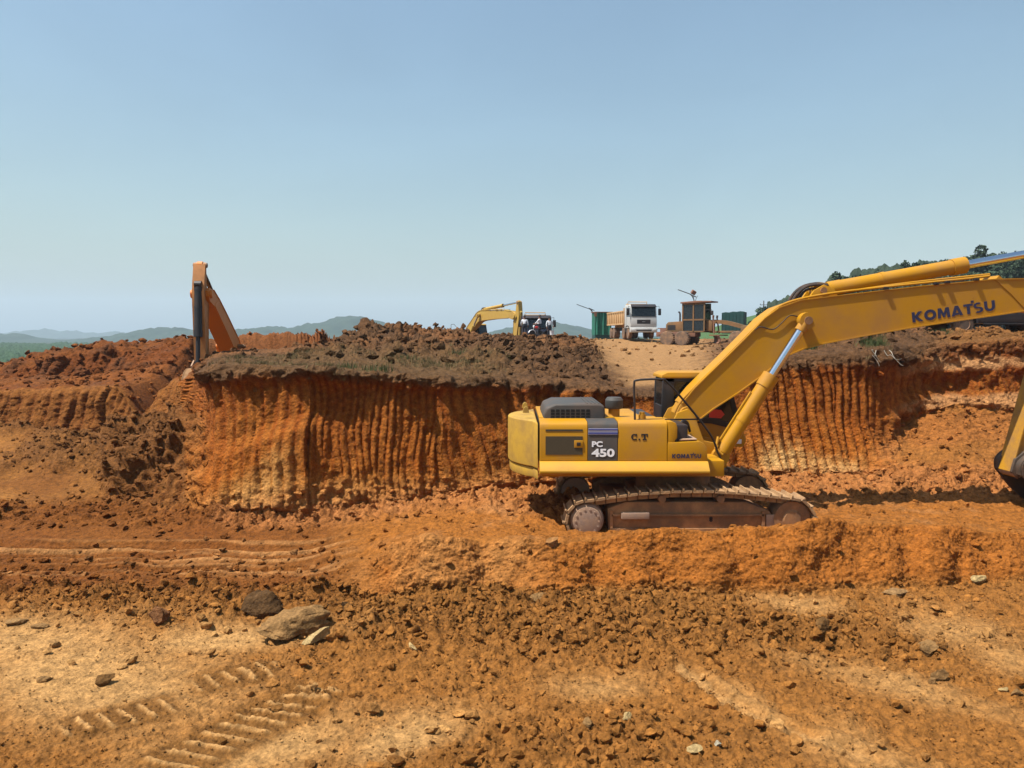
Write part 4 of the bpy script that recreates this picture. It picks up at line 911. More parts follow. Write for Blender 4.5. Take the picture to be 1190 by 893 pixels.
    b = B(); pp = [a + d * 0.2 + n_ * 0.19, a + d * 0.9 + n_ * 0.19, a + d * 1.5 + n_ * 0.19]; b.tube([(p.x, -0.56, p.y) for p in pp], 0.02, 8)
    b.tube([(a.x + .02, -0.70, a.y + 0.05), (a.x - 0.12, -0.66, a.y + 0.18), (a.x - 0.05, -0.60, a.y + 0.42)], 0.03, 8); b.build('ram_pipe', Y, o)
    b2 = ram('stick_cylinder', tw(Mb, *brk), tw(Ms, 0.30, 1.32), 0.16, 0.54, 0.0)
    ram('bucket_cylinder', tw(Ms, 0.62, 0.35), tw(Ms, 0.64, -SL + 0.33), 0.105 if lettering else 0.15, 0.64, 0.0, Y if lettering or mats['chrome'] is not M['black'] else M['black'])
    return T
def machine_mats(paintm, worn, stick=None, bucket=None):
    return dict(paint=paintm, worn=worn, black=M['black'], charcoal=M['charcoal'], vent=M['vent'], glass=M['glass'], chrome=M['chrome'], hose=M['rubber'],
                track=M['track_steel'], frame=M['frame_steel'], hubm=M['hub'], rustm=M['rust'], dusty=M['hub'], ledge=worn if worn is not M['yellow_worn'] else M['ledge'],
                hole=M['hole'], stick=stick or paintm, bucket=bucket or M['rust'])
M['ledge'] = paint('ledge_paint', (0.42, 0.215, 0.008), 0.5, DUST, 0.35, 1.3)
M['bucket_dark'] = paint('dark_bucket_steel', (0.05, 0.035, 0.025), 0.7, DUST, 0.5, 2, bump=0.3)
mm1 = machine_mats(M['yellow'], M['yellow_worn'], bucket=M['bucket_dark'], stick=M['yellow_dirty'])
ex1 = excavator('excavator', 'large yellow excavator parked side on upon the orange bench in the pit', EX_LOC, 0, 1.0, mm1, bucket_rot=R_(55), bw=0.45)
mm2 = machine_mats(M['orange'], M['orange'], bucket=M['worn_bucket'], stick=M['orange_dusty']); mm2['chrome'] = M['black']
ex2 = excavator('excavator', 'orange excavator behind the left cliff end, only boom, stick and bucket showing', (-11.85, 32.1, -0.02), R_(-83), 0.76, mm2, boom_rot=R_(22), stick_rot=R_(-3), bucket_rot=R_(12), lettering=False, bw=0.42)
ex2.scale = (0.76, 0.90, 0.76)
mm3 = machine_mats(M['far_yellow'], M['far_yellow'])
ex3 = excavator('excavator', 'pale yellow excavator far back, body half hidden by earth heaps', (-4.4, 73, 2.4), R_(-54), 0.95, mm3, boom_rot=R_(-7), stick_rot=R_(16), bucket_rot=R_(30), lettering=False)

# ------------------------------------------------------------------ lorries, grader, pickup and the rest of the yard
def wheel(par, x, y, z, r, w_, dual=False):
    s = -1 if y < 0 else 1
    t = B(); t.lathe([(r * 0.55, y - w_ / 2), (r * 0.9, y - w_ / 2), (r, y - w_ * 0.36), (r, y + w_ * 0.36), (r * 0.9, y + w_ / 2), (r * 0.55, y + w_ / 2)], (x, 0, z), 'y', 26)
    for k in range(22):
        a = 2 * PI * k / 22; t.box((x + r * math.cos(a), y, z + r * math.sin(a)), (0.05 * r / .5, w_ * 0.9, 0.06 * r / .5), Euler((0, -a, 0)))
    wh = t.build('wheel', M['tyre'], par)
    yo = y + s * w_ * 0.30
    b = B(); b.lathe([(0, yo - s * 0.12), (r * 0.34, yo - s * .12), (r * 0.50, yo - s * 0.05), (r * 0.57, yo + s * 0.06), (r * 0.52, yo + s * 0.05), (r * 0.30, yo - s * .06), (r * 0.26, yo + s * 0.03), (0, yo + s * 0.04)], (x, 0, z), 'y', 22); b.build('rim', M['rim'], wh)
    return wh
def dump_truck(label, loc, rz, cabm, bedm, visor):
    T = thing('dump_truck', label, 'truck', loc, rz)
    b = B(); b.bb(-5.6, 3.6, -0.45, 0.45, 0.75, 1.05, 0.03); b.bb(1.2, 2.6, -1.15, -0.5, 0.6, 1.1, 0.05); b.bb(0.2, 1.1, 0.5, 1.15, 0.6, 1.1, 0.05); b.build('chassis', M['black'], T)
    # cab
    prof = [(1.62, 0.95), (3.92, 0.95), (3.98, 1.25), (3.93, 1.95), (3.72, 2.95), (3.55, 3.12), (1.75, 3.12), (1.62, 3.0)]
    b = B(); b.prism(prof, -1.22, 1.22, 0.07, 2); cab = b.build('cab', cabm, T)
    b = B(); b.prism([(3.945, 2.00), (3.955, 2.00), (3.75, 2.92), (3.74, 2.92)], -1.10, 1.10); b.build('windscreen', M['glass'], cab)
    for s in (-1, 1):
        b = B(); b.prism([(2.45, 2.02), (3.80, 1.98), (3.62, 2.80), (2.45, 2.85)], s * 1.222, s * 1.232); b.build('side_window', M['glass'], cab)
        b = B(); b.bb(2.35, 2.38, s * 1.222, s * 1.228, 1.0, 2.9); b.build('door_seam', M['black'], cab)
    b = B(); b.prism([(3.955, 1.27), (3.975, 1.27), (3.965, 1.72), (3.945, 1.72)], -0.62, 0.62); b.bb(3.96, 3.985, -0.55, 0.55, 1.40, 1.44); g = b.build('grille', M['black'], cab)
    b = B(); b.bb(3.965, 4.0, -0.14, 0.14, 1.50, 1.56, 0.01); b.build('badge', M['pole'], g)
    b = B(); b.prism([(3.7, 0.55), (4.08, 0.58), (4.10, 0.95), (3.98, 1.0), (3.7, 1.0)], -1.24, 1.24, 0.04, 2); bp = b.build('bumper', cabm, T)
    b = B(); b.bb(4.09, 4.11, -0.7, 0.7, 0.70, 0.80); b.build('bumper_slot', M['black'], bp)
    for s in (-1, 1):
        b = B(); b.bb(3.96, 4.115, s * 0.78, s * 1.16, 0.72, 0.90, 0.02); b.build('headlight', M['lamp_glass'], T)
        b = B(); b.tube([(3.6, s * 1.22, 2.9), (3.9, s * 1.42, 2.95), (3.95, s * 1.45, 2.2)], 0.02, 6); b.bb(3.86, 4.0, s * 1.34, s * 1.60, 2.12, 2.72, 0.04); b.build('mirror', M['black'], T)
    b = B(); b.prism([(3.72, 2.95), (4.05, 2.86), (4.06, 2.90), (3.66, 3.12), (3.55, 3.14)], -1.15, 1.15, 0.01, 1); b.build('sun_visor', visor, T)
    b = B(); b.bb(1.30, 1.55, -1.0, 1.0, 1.0, 3.25, 0.03); b.tube([(1.5, -0.9, 3.2), (1.7, -0.9, 3.42), (1.7, 0.9, 3.42), (1.5, 0.9, 3.2)], 0.04, 8); b.build('bed_headboard', bedm, T)
    # tipping body with outside ribs
    b = B(); z0, z1 = 1.30, 2.62
    for s in (-1, 1): b.bb(-5.7, 1.25, s * 1.18, s * 1.24, z0, z1, 0.01); b.bb(-5.7, 1.25, s * 1.18, s * 1.32, z1 - 0.12, z1, 0.01); b.bb(-5.7, 1.25, s * 1.18, s * 1.30, z0, z0 + 0.14, 0.01)
    b.bb(-5.7, 1.25, -1.18, 1.18, z0, z0 + 0.08); b.bb(-5.76, -5.70, -1.24, 1.24, z0, z1, 0.01); b.bb(1.24, 1.30, -1.24, 1.24, z0, z1 + 0.25, 0.01)
    for k in range(9):
        for s in (-1, 1): b.bb(-5.5 + k * 0.8, -5.36 + k * 0.8, s * 1.24, s * 1.33, z0 + 0.14, z1 - 0.12, 0.01)
    b.bb(-5.5, 1.1, -0.5, 0.5, 1.06, 1.29); b.build('tipping_body', bedm, T)
    for x in (2.75, 0.95, -3.0, -4.35):
        for s in (-1, 1): wheel(T, x, s * (1.02 if x > 0 else 0.92), 0.52, 0.52, 0.32 if x > 0 else 0.58)
    for s in (-1, 1):
        b = B(); b.prism([(2.1, 0.95), (2.2, 1.15), (2.75, 1.22), (3.3, 1.15), (3.4, 0.95), (3.3, 0.95), (3.2, 1.08), (2.75, 1.13), (2.3, 1.08), (2.2, 0.95)], s * 0.9, s * 1.235, 0.0); b.build('mudguard', M['black'], T)
    return T
def gz(u, v, d): p = ray_at(u, v, d); return (p.x, p.y, p.z)
tr1 = dump_truck('white cabbed dump truck with dusty tan tipping body facing down the dirt road', (0, 0, 0), 0, M['shell_white'], M['tan_bed'], M['black'])
a1 = R_(-90 + 5); tr1.rotation_euler = (0, 0, a1); c = gz(746, 393.5, 68); tr1.location = (c[0] - 3.4 * math.cos(a1), c[1] - 3.4 * math.sin(a1), c[2] - 0.02)
tr2 = dump_truck('dark blue fronted truck behind the people and the motorcycle', (0, 0, 0), 0, M['navy_truck'], M['tan_bed'], M['black'])
a2 = R_(-90 + 3); tr2.rotation_euler = (0, 0, a2); c = gz(624, 409, 64); tr2.location = (c[0] - 3.6 * math.cos(a2), c[1] - 3.6 * math.sin(a2), c[2])
for ch in tr2.children:
    if ch.name.startswith('bumper'): ch.data = ch.data.copy(); ch.data.materials[0] = M['pole']
# --- motor grader, heading right
def grader(label, loc, rz):
    T = thing('motor_grader', label, 'grader', loc, rz)
    G, R = M['grader'], M['rust']
    for x in (-2.0, -0.72):
        for s in (-1, 1): wheel(T, x, s * 0.98, 0.60, 0.60, 0.42)
    for s in (-1, 1): wheel(T, 3.75, s * 0.98, 0.60, 0.60, 0.40)
    b = B(); 
    for s in (-1, 1): b.bb(-2.1, -0.6, s * 0.62, s * 0.76, 0.45, 0.85, 0.06)
    b.bb(-3.2, 0.2, -0.6, 0.6, 0.75, 1.15, 0.05); b.bb(3.6, 3.9, -0.9, 0.9, 0.55, 0.8, 0.04); b.build('undercarriage', R, T)
    b = B(); b.prism([(-2.35, 1.10), (-0.95, 1.10), (-0.95, 2.0), (-2.15, 1.95), (-2.35, 1.75)], -0.58, 0.58, 0.06, 2); e = b.build('engine_cover', G, T)
    b = B(); b.bb(-2.2, -1.5, -0.59, -0.575, 1.3, 1.7); b.build('radiator_vent', M['black'], e)
    b = B(); b.bb(-3.0, -2.3, -0.6, 0.6, 0.75, 0.95, 0.02); b.bb(-3.1, -2.4, -0.5, 0.1, 1.40, 1.47, 0.01); b.bb(-2.9, -2.36, -0.5, 0.5, 0.95, 1.41, 0.03); b.build('rear_platform', R, T)
    b = B(); b.cyl((-1.45, 0.2, 1.9), (-1.45, 0.2, 2.55), 0.07, seg=12); b.tube([(-1.45, 0.2, 2.55), (-1.47, 0.2, 2.7), (-1.58, 0.2, 2.8)], 0.07, 10); b.build('exhaust_stack', M['black'], T)
    # cab: posts and rails with dark panes set in
    x0, x1, z0, z1 = -0.92, 1.0, 1.10, 3.42
    cb = B(); cb.bb(x0, x1, -0.62, 0.62, z0, z0 + 0.12, 0.02)
    for px in (x0 + 0.05, 0.04, x1 - 0.05):
        for s in (-1, 1): cb.bb(px - 0.055, px + 0.055, s * 0.56, s * 0.66, z0 + .1, z1)
    for s in (-1, 1): cb.bb(x0, x1, s * 0.565, s * 0.655, 2.05, 2.17); cb.bb(x0, x1, s * 0.565, s * 0.655, z1 - 0.1, z1)
    for px in (x0 + 0.03, x1 - 0.03): cb.bb(px - 0.045, px + 0.045, -0.6, 0.6, 2.05, 2.17)
    c = cb.build('cab', G, T)
    for s in (-1, 1):
        for (xa, xb) in ((x0 + 0.1, -0.01), (0.09, x1 - 0.1)):
            for (za, zb) in ((z0 + 0.12, 2.05), (2.17, z1 - 0.1)): B().bb(xa, xb, s * 0.60, s * 0.61, za, zb).build('window', M['glass'], c)
    B().bb(x0 + 0.01, x0 + 0.02, -0.56, 0.56, z0 + 0.12, z1 - 0.05).build('window', M['glass'], c); B().bb(x1 - 0.02, x1 - 0.01, -0.56, 0.56, z0 + 0.12, z1 - 0.05).build('window', M['glass'], c)
    b = B(); b.prism([(x0 - 0.12, z1), (x1 + 0.55, z1 + 0.06), (x1 + 0.55, z1 + 0.16), (0.3, z1 + 0.2), (x0 - 0.12, z1 + 0.12)], -0.75, 0.75, 0.02); b.build('cab_roof', R, c)
    b = B(); b.tube([(x1, -0.6, 2.9), (1.7, -0.95, 2.86)], 0.02, 6); b.bb(1.62, 1.80, -1.05, -0.88, 2.45, 2.80, 0.03); b.build('mirror', M['black'], c)
    b = B(); b.tube(arc_pts([(0.9, 0, 1.9), (1.7, 0, 1.95), (2.6, 0, 1.85), (3.4, 0, 1.65), (4.1, 0, 1.45)], 6), [0.22] * 25, 4); b.bb(0.9, 1.5, -0.35, 0.35, 1.2, 2.05, 0.05); b.bb(3.8, 4.3, -0.4, 0.4, 0.8, 1.6, 0.05); b.build('front_frame', G, T)
    b = B(); b.bb(1.2, 3.6, -0.15, 0.15, 1.05, 1.22, 0.02); b.lathe([(0.5, 0.82), (0.72, 0.82), (0.72, 0.92), (0.5, 0.92)], (1.9, 0, 0), 'z', 24); b.build('draw_bar', G, T)
    b = B(); b.prism([(1.65, 0.25), (1.78, 0.35), (1.80, 0.6), (1.68, 0.85), (1.72, 0.87), (1.86, 0.62), (1.85, 0.35), (1.70, 0.22)], -1.75, 1.75, 0, 1, 'xz', Matrix.Translation((1.9, 0, 0)) @ Matrix.Rotation(R_(28), 4, 'Z') @ Matrix.Translation((-1.9, 0, 0))); b.build('blade', M['rust'], T)
    for s in (-1, 1):
        b = B(); b.cyl((1.6, s * 0.42, 2.25), (1.75, s * 0.55, 1.0), 0.06, seg=10); b.cyl((1.6, s * 0.42, 2.25), (1.62, s * 0.43, 2.45), 0.08, seg=10); b.build('lift_cylinder', M['rust'], T)
    return T
c = gz(803, 402, 62); 
grd = grader('old dusty tan motor grader with a barred cab beside the dirt road', (c[0] + 0.5, c[1] + 0.5, c[2] - 0.03), R_(-36)); grd.scale = (1.04, 1.04, 1.04)
# --- pickup
def pickup(label, loc, rz):
    T = thing('pickup_truck', label, 'pickup', loc, rz)
    body = [(-2.72, 0.62), (-2.70, 1.06), (-2.60, 1.12), (-1.05, 1.12), (-0.95, 1.10), (1.18, 1.12), (1.45, 1.10), (2.30, 1.00), (2.52, 0.90), (2.58, 0.60), (2.45, 0.42), (-2.6, 0.45)]
    b = B(); 
    def arch(cx, n=9, r=0.46): return [(cx + r * math.cos(R_(180 * k / n)), 0.42 + max(0, r * math.sin(R_(180 * k / n)))) for k in range(n + 1)]
    pts = body[:10] + [(2.45, 0.42)] + arch(1.62) + arch(-1.62) + [(-2.6, 0.45)]
    b.prism(pts, -0.88, 0.88, 0.05, 2); bd_ = b.build('body', M['car'], T)
    cab = [(-1.05, 1.10), (-0.92, 1.70), (-0.75, 1.79), (0.28, 1.79), (0.45, 1.74), (1.25, 1.10)]
    b = B(); b.prism(cab, -0.74, 0.74, 0.05, 2); cb = b.build('cab', M['car'], T)
    for s in (-1, 1):
        for poly in ([(-0.88, 1.16), (-0.80, 1.66), (-0.12, 1.70), (-0.10, 1.14)], [(-0.02, 1.14), (-0.04, 1.70), (0.33, 1.69), (1.02, 1.14)]):
            B().prism(poly, s * 0.742, s * 0.752).build('window', M['car_glass'], cb)
        for hx in (-0.75, 0.1): B().bb(hx, hx + 0.2, s * 0.885, s * 0.91, 0.97, 1.01, 0.008).build('door_handle', M['chrome'], bd_)
        for sx in (-1.0, -0.08, 0.95): B().bb(sx, sx + 0.012, s * 0.878, s * 0.884, 0.55, 1.10).build('door_seam', M['black'], bd_)
        b = B(); b.box((0.82, s * 0.96, 1.20), (0.10, 0.20, 0.16), None, 0.03); b.build('mirror', M['black'], T)
        b = B(); b.bb(-0.9, 1.0, s * 0.86, s * 0.98, 0.36, 0.42, 0.015); b.build('side_step', M['black'], T)
        for cx in (-1.62, 1.62): B().prism([p for p in arch(cx, 10, 0.50)] + [p for p in arch(cx, 10, 0.43)][::-1], s * 0.87, s * 0.93, 0.0).build('wheel_arch', M['car'], T)
        B().bb(-2.73, -2.58, s * 0.72, s * 0.885, 0.80, 1.05, 0.015).build('tail_light', M['red'], T)
        B().bb(2.3, 2.52, s * 0.6, s * 0.885, 0.80, 0.95, 0.02).build('headlight', M['lamp_glass'], T)
    B().prism([(0.50, 1.70), (1.22, 1.13), (1.235, 1.14), (0.515, 1.715)], -0.66, 0.66).build('windscreen', M['car_glass'], cb)
    B().bb(-2.80, -2.66, -0.85, 0.85, 0.46, 0.62, 0.03).build('rear_bumper', M['black'], T)
    for x in (-1.62, 1.62):
        for s in (-1, 1): wheel(T, x, s * 0.76, 0.38, 0.38, 0.24)
    return T
M['car_glass'] = flat('tinted_car_glass', (0.012, 0.045, 0.035), 0.06)
c = gz(1122, 389.8, 29.5); pk = pickup('dark grey pickup truck parked on the plateau beyond the boom', (c[0] + 1.55, c[1] + 0.9, c[2] + 0.02), R_(3))
pk.scale = (1.08, 1.08, 1.08)
# --- green sheds
T = thing('tarpaulin_shed', 'shed wrapped in bright green tarpaulin left of the white truck', 'shed', gz(699, 394, 84), R_(8))
b = B(); fold = [(-0.95 + 1.9 * k / 16, -0.75 + 0.07 * math.sin(k * 2.1) + 0.05 * math.sin(k * 5.3)) for k in range(17)]
b.prism(fold + [(0.95, 0.75), (-0.95, 0.75)], 0.45, 2.95, 0, 1, 'xy'); b.build('tarpaulin', M['tarp'], T, 50)
B().bb(-1.05, 1.05, -0.85, 0.85, 2.95, 3.03, 0.01).bb(-1.08, -0.78, -0.86, -0.80, 2.5, 2.96).build('roof_sheet', M['rust'], T)
B().bb(-0.93, 0.93, -0.7, 0.72, -0.2, 0.45, 0.02).build('base', M['dark_green'], T)
T = thing('metal_shed', 'dark green box shed with a ragged open top behind the grader', 'shed', gz(853, 384, 66), R_(-24))
b = B()
tops = [2.05, 2.15, 2.1, 2.22, 2.18, 2.26, 2.2]
pts = [(-0.95, -0.3)] + [(-0.95 + 1.9 * k / 6, 0.05 * 0 + tops[k] * 0.62 + 0.25) for k in range(7)] + [(0.95, -0.3)]
b.prism(pts, -0.95, -0.91); b.prism(pts, 0.91, 0.95); b.bb(-0.95, -0.91, -0.91, 0.91, -0.3, 1.52); b.bb(0.91, 0.95, -0.91, 0.91, -0.3, 1.6); 
for k in range(7): b.bb(-0.93 + k * 0.3, -0.90 + k * 0.3, -0.98, -0.951, -0.3, 1.45)
b.build('wall', M['dark_green'], T); B().bb(-0.9, 0.9, -0.9, 0.9, 1.2, 1.24).build('roof', M['rust'], T)
# --- drum
T = thing('steel_drum', 'yellow and black steel drum standing behind the grader', 'drum', gz(772, 394.5, 66), 0)
B().lathe([(0, 0), (0.38, 0), (0.38, 0.03), (0.36, 0.05), (0.36, 0.30), (0.385, 0.32), (0.36, 0.34), (0.36, 0.62)], (0, 0, 0), 'z', 24).build('barrel', M['drum_y'], T)
B().lathe([(0.36, 0.62), (0.385, 0.64), (0.36, 0.66), (0.36, 0.86), (0.38, 0.89), (0.34, 0.90), (0.33, 0.87), (0, 0.87)], (0, 0, 0), 'z', 24).build('lid', M['dark_green'], T)
# --- solar street lamps
def lamp(label, u, v0, d, hgt, s=1.0, lean=0.0, bundle=False):
    T = thing('street_lamp', label, 'street lamp', gz(u, v0, d), 0, 'solar street lamps')
    b = B(); top = arc_pts([(0, 0, -1.0), (0, 0, hgt * 0.5), (0, 0, hgt * 0.80), (-0.18 + lean, 0, hgt * 0.90), (-0.45 + lean, 0, hgt * 0.965)], 6); n = len(top)
    b.tube(top, [0.085 - 0.04 * k / n for k in range(n)], 8); b.build('pole', M['pole'], T)
    B().box((-1.15 + lean, 0, hgt + 0.05), (1.6, 0.34, 0.06), Euler((0, R_(20), 0)), 0.01).build('lamp_head', M['panel'], T)
    B().box((-0.12 + lean, 0, hgt * 0.93), (0.7, 0.5, 0.05), Euler((0, R_(24), 0)), 0.01).tube([(-0.05 + lean, 0, hgt * 0.86), (-0.1 + lean, 0, hgt * 0.93)], 0.03, 6).build('solar_panel', M['panel'], T)
    if bundle:
        B().box((-0.10, 0.0, hgt * 1.0), (0.55, 0.4, 0.5), Euler((0.3, 0.5, 0.2)), 0.12, 3).build('battery_box', M['rust'], T)
        B().tube(arc_pts([(0.0, 0, hgt * 0.72), (0.18, 0, hgt * 0.85), (0.38, 0, hgt * 0.93)], 5), 0.03, 6).build('bracket', M['pole'], T)
    return T
lamp('slim street lamp with bent arm left of the green tarpaulin shed', 688.5, 394, 88, 3.75)
lamp('street lamp with a boxy head rising behind the grader cab', 806, 396, 86, 5.55, bundle=True)
# --- power pole
T = thing('power_pole', 'wooden power pole with one crossarm among the small trees', 'power pole', gz(887, 378, 150), 0)
B().cyl((0, 0, -4), (0, 0, 4.9), 0.14, 0.10, seg=10).build('pole', M['wood_pole'], T)
b = B(); b.bb(-0.75, 0.75, -0.06, 0.06, 4.0, 4.12); b.build('crossarm', M['wood_pole'], T)
for xx in (-0.68, 0.68): B().lathe([(0, 4.12), (0.07, 4.12), (0.09, 4.2), (0.05, 4.32), (0, 4.33)], (xx, 0, 0), 'z', 10).build('insulator', M['pole'], T)
# --- people: one skinned body each, clothes by region
def person(label, loc, rz, joints, shirt, trousers, sc=1.0, cap=None, extra=None):
    J = dict(pel=((0, 0, 0.95), .13), ch=((0, 0, 1.28), .155), nk=((0, 0, 1.48), .06), hd=((0, 0, 1.60), .088), ht=((0, 0, 1.70), .08),
             lsh=((0, .20, 1.40), .062), lel=((0.02, .27, 1.12), .045), lwr=((0.10, .25, 0.88), .035), lhn=((0.12, .25, 0.80), .035),
             rsh=((0, -.20, 1.40), .062), rel=((0.02, -.27, 1.12), .045), rwr=((0.10, -.25, 0.88), .035), rhn=((0.12, -.25, 0.80), .035),
             lhp=((0, .10, 0.90), .10), lkn=((0.02, .11, 0.50), .066), lan=((0, .11, 0.09), .045), lto=((0.16, .12, 0.04), .04),
             rhp=((0, -.10, 0.90), .10), rkn=((0.02, -.11, 0.50), .066), ran=((0, -.11, 0.09), .045), rto=((0.16, -.12, 0.04), .04))
    for k, v in joints.items(): J[k] = (v, J[k][1])
    E = [('pel', 'ch'), ('ch', 'nk'), ('nk', 'hd'), ('hd', 'ht'), ('ch', 'lsh'), ('lsh', 'lel'), ('lel', 'lwr'), ('lwr', 'lhn'), ('ch', 'rsh'), ('rsh', 'rel'), ('rel', 'rwr'), ('rwr', 'rhn'),
         ('pel', 'lhp'), ('lhp', 'lkn'), ('lkn', 'lan'), ('lan', 'lto'), ('pel', 'rhp'), ('rhp', 'rkn'), ('rkn', 'ran'), ('ran', 'rto')]
    names = list(J); me_ = bpy.data.meshes.new('b'); me_.from_pydata([J[n][0] for n in names], [(names.index(a), names.index(c)) for a, c in E], [])
    o = bpy.data.objects.new('b', me_); COL.objects.link(o)
    sk = o.modifiers.new('s', 'SKIN'); sb = o.modifiers.new('d', 'SUBSURF'); sb.levels = 2
    if not me_.skin_vertices: me_.attributes.new
    for i, n in enumerate(names):
        r = J[n][1]; me_.skin_vertices[0].data[i].radius = (r, r); me_.skin_vertices[0].data[i].use_root = (n == 'pel')
    dg = bpy.context.evaluated_depsgraph_get(); bm_ = bpy.data.meshes.new_from_object(o.evaluated_get(dg)); bpy.data.objects.remove(o)
    T = thing('person', label, 'person', loc, rz, None, sc)
    bm_.name = 'body'; ob = link('body', bm_, [M['skin'], shirt, trousers, M['shoe']], T)
    arms = {'lel', 'lwr', 'lhn', 'rel', 'rwr', 'rhn'}
    P = [Vector(J[n][0]) for n in names]
    for f in bm_.polygons:
        c = f.center; n = names[min(range(len(names)), key=lambda i: (P[i] - c).length - J[names[i]][1] * 0.5)]
        f.material_index = 0 if n in ('nk', 'hd', 'ht', 'lwr', 'rwr', 'lhn', 'rhn') else 1 if n in ('ch', 'lsh', 'rsh', 'lel', 'rel') else 3 if n in ('lto', 'rto') else 2
        f.use_smooth = True
    h = Vector(J['hd'][0]); ht = Vector(J['ht'][0]); m_ = (h + ht) / 2
    b = B(); t = bmesh.new(); bmesh.ops.create_uvsphere(t, u_segments=14, v_segments=8, radius=0.112)
    for v in t.verts:
        if v.co.z < -0.01: v.co.z = -0.01; v.co.x *= 0.95
    b._merge(t, m_ + Vector((-0.015, 0, 0.03))); b.build('hair' if cap is None else 'cap', M['hair'] if cap is None else cap, T)
    return T
pz = 58.0
person('person in a pale shirt and dark trousers standing left of the truck front', gz(609.5, 393, pz), R_(80), {}, M['shirt'], M['trousers'])
person('person in white shirt and black cap astride the motorcycle', gz(627, 393.5, pz - 0.6), R_(160), {'lel': (.16, .26, 1.18), 'lwr': (.36, .22, 1.08), 'lhn': (.44, .2, 1.05), 'rel': (.16, -.26, 1.18), 'rwr': (.36, -.22, 1.08), 'rhn': (.44, -.2, 1.05), 'lan': (-.04, .24, .09), 'lto': (.12, .27, .04), 'ran': (-.04, -.24, .09), 'rto': (.12, -.27, .04), 'lkn': (.08, .22, .5), 'rkn': (.08, -.22, .5)}, M['shirt'], M['trousers'], 1.03, M['black'])
pr = person('person in a white shirt holding a white bucket right of the motorcycle', gz(638.5, 394.5, pz - 0.8), R_(-70), {'lhn': (.16, .27, .86), 'lwr': (.12, .27, .93)}, M['shirt'], M['trousers'], 0.99)
T = thing('bucket', 'small white bucket hanging from the hand of the right person', 'bucket', gz(641.3, 389.5, pz - 0.95), 0)
B().lathe([(0, 0), (0.14, 0), (0.17, 0.32), (0.18, 0.34), (0.15, 0.34), (0.13, 0.04), (0, 0.04)], (0, 0, 0), 'z', 18).build('pail', M['white'], T)
B().tube(arc_pts([(-0.17, 0, 0.33), (-0.1, 0, 0.46), (0, 0, 0.5), (0.1, 0, 0.46), (0.17, 0, 0.33)], 4), 0.008, 6).build('handle', M['black'], T)
def motorcycle(label, loc, rz):
    T = thing('motorcycle', label, 'motorcycle', loc, rz)
    for x in (-0.62, 0.64):
        b = B(); b.lathe([(0.24, -0.045), (0.28, -0.05), (0.31, 0), (0.28, 0.05), (0.24, 0.045)], (x, 0, 0.31), 'y', 24); w_ = b.build('wheel', M['rubber'], T)
        b = B(); b.lathe([(0, -0.04), (0.06, -0.04), (0.06, 0.04), (0, 0.04)], (x, 0, 0.31), 'y', 12)
        for k in range(6): a = PI * k / 3; b.cyl((x, 0, 0.31), (x + 0.245 * math.cos(a), 0, 0.31 + 0.245 * math.sin(a)), 0.012, seg=6)
        b.build('rim', M['chrome'], w_)
    B().prism([(-0.1, 0.35), (0.25, 0.35), (0.3, 0.55), (0.05, 0.65), (-0.2, 0.55)], -0.14, 0.14, 0.03).build('engine', M['black'], T)
    B().prism([(-0.02, 0.72), (0.40, 0.78), (0.42, 0.90), (0.25, 0.96), (0.0, 0.86)], -0.13, 0.13, 0.05).build('fuel_tank', M['red'], T)
    B().prism([(-0.75, 0.78), (0.0, 0.74), (0.02, 0.82), (-0.3, 0.84), (-0.78, 0.86)], -0.13, 0.13, 0.03).build('seat', M['black'], T)
    B().tube([(0.40, 0, 0.95), (0.64, 0, 0.31)], 0.045, 8).tube([(-0.62, 0, 0.31), (0, 0, 0.4), (0.4, 0, 0.8)], 0.035, 8).build('frame', M['pole'], T)
    B().tube(arc_pts([(0.25, -0.36, 1.06), (0.38, -0.15, 1.05), (0.40, 0, 1.0), (0.38, 0.15, 1.05), (0.25, 0.36, 1.06)], 4), 0.02, 6).build('handlebar', M['black'], T)
    B().strip([(0.33 + 0.0, 0.42), (0.40, 0.60), (0.60, 0.68), (0.80, 0.62), (0.92, 0.46)], -0.03, -0.08, 0.08).build('front_mudguard', M['white'], T)
    B().lathe([(0, 0.42), (0.09, 0.44), (0.10, 0.52), (0, 0.54)], (0, 0, 0.92), 'x', 14).build('headlight', M['lamp_glass'], T)
    return T
motorcycle('small motorcycle with a white front mudguard between two people', gz(627, 393.5, pz - 0.6), R_(200))
# ------------------------------------------------------------------ far land: hills, valley forest, wooded hillside, haze
def leaf_mat(name, col, col2, scale=0.6, rough=0.8):
    m, n, p = mat_base(name); L = n.links.new; N = n.nodes.new
    g = N('ShaderNodeNewGeometry'); n1 = N('ShaderNodeTexNoise'); n1.inputs['Scale'].default_value = scale; n1.inputs['Detail'].default_value = 7; n1.inputs['Roughness'].default_value = 0.7
    L(g.outputs['Position'], n1.inputs['Vector'])
    r = N('ShaderNodeMapRange'); r.inputs['From Min'].default_value = 0.32; r.inputs['From Max'].default_value = 0.68; L(n1.outputs['Fac'], r.inputs['Value'])
    mx = N('ShaderNodeMix'); mx.data_type = 'RGBA'; mx.inputs['A'].default_value = rgb(col); mx.inputs['B'].default_value = rgb(col2)
    L(r.outputs[0], mx.inputs['Factor']); L(mx.outputs['Result'], p.inputs['Base Color']); p.inputs['Roughness'].default_value = rough; p.inputs['Specular IOR Level'].default_value = 0.2
    return m
M['hill'] = leaf_mat('hill_woods', (0.010, 0.024, 0.014), (0.026, 0.044, 0.024), 0.03)
M['canopy'] = leaf_mat('valley_canopy', (0.008, 0.026, 0.008), (0.026, 0.058, 0.018), 0.25)
M['leaf'] = leaf_mat('eucalyptus_leaf', (0.020, 0.038, 0.020), (0.060, 0.085, 0.048), 0.7)
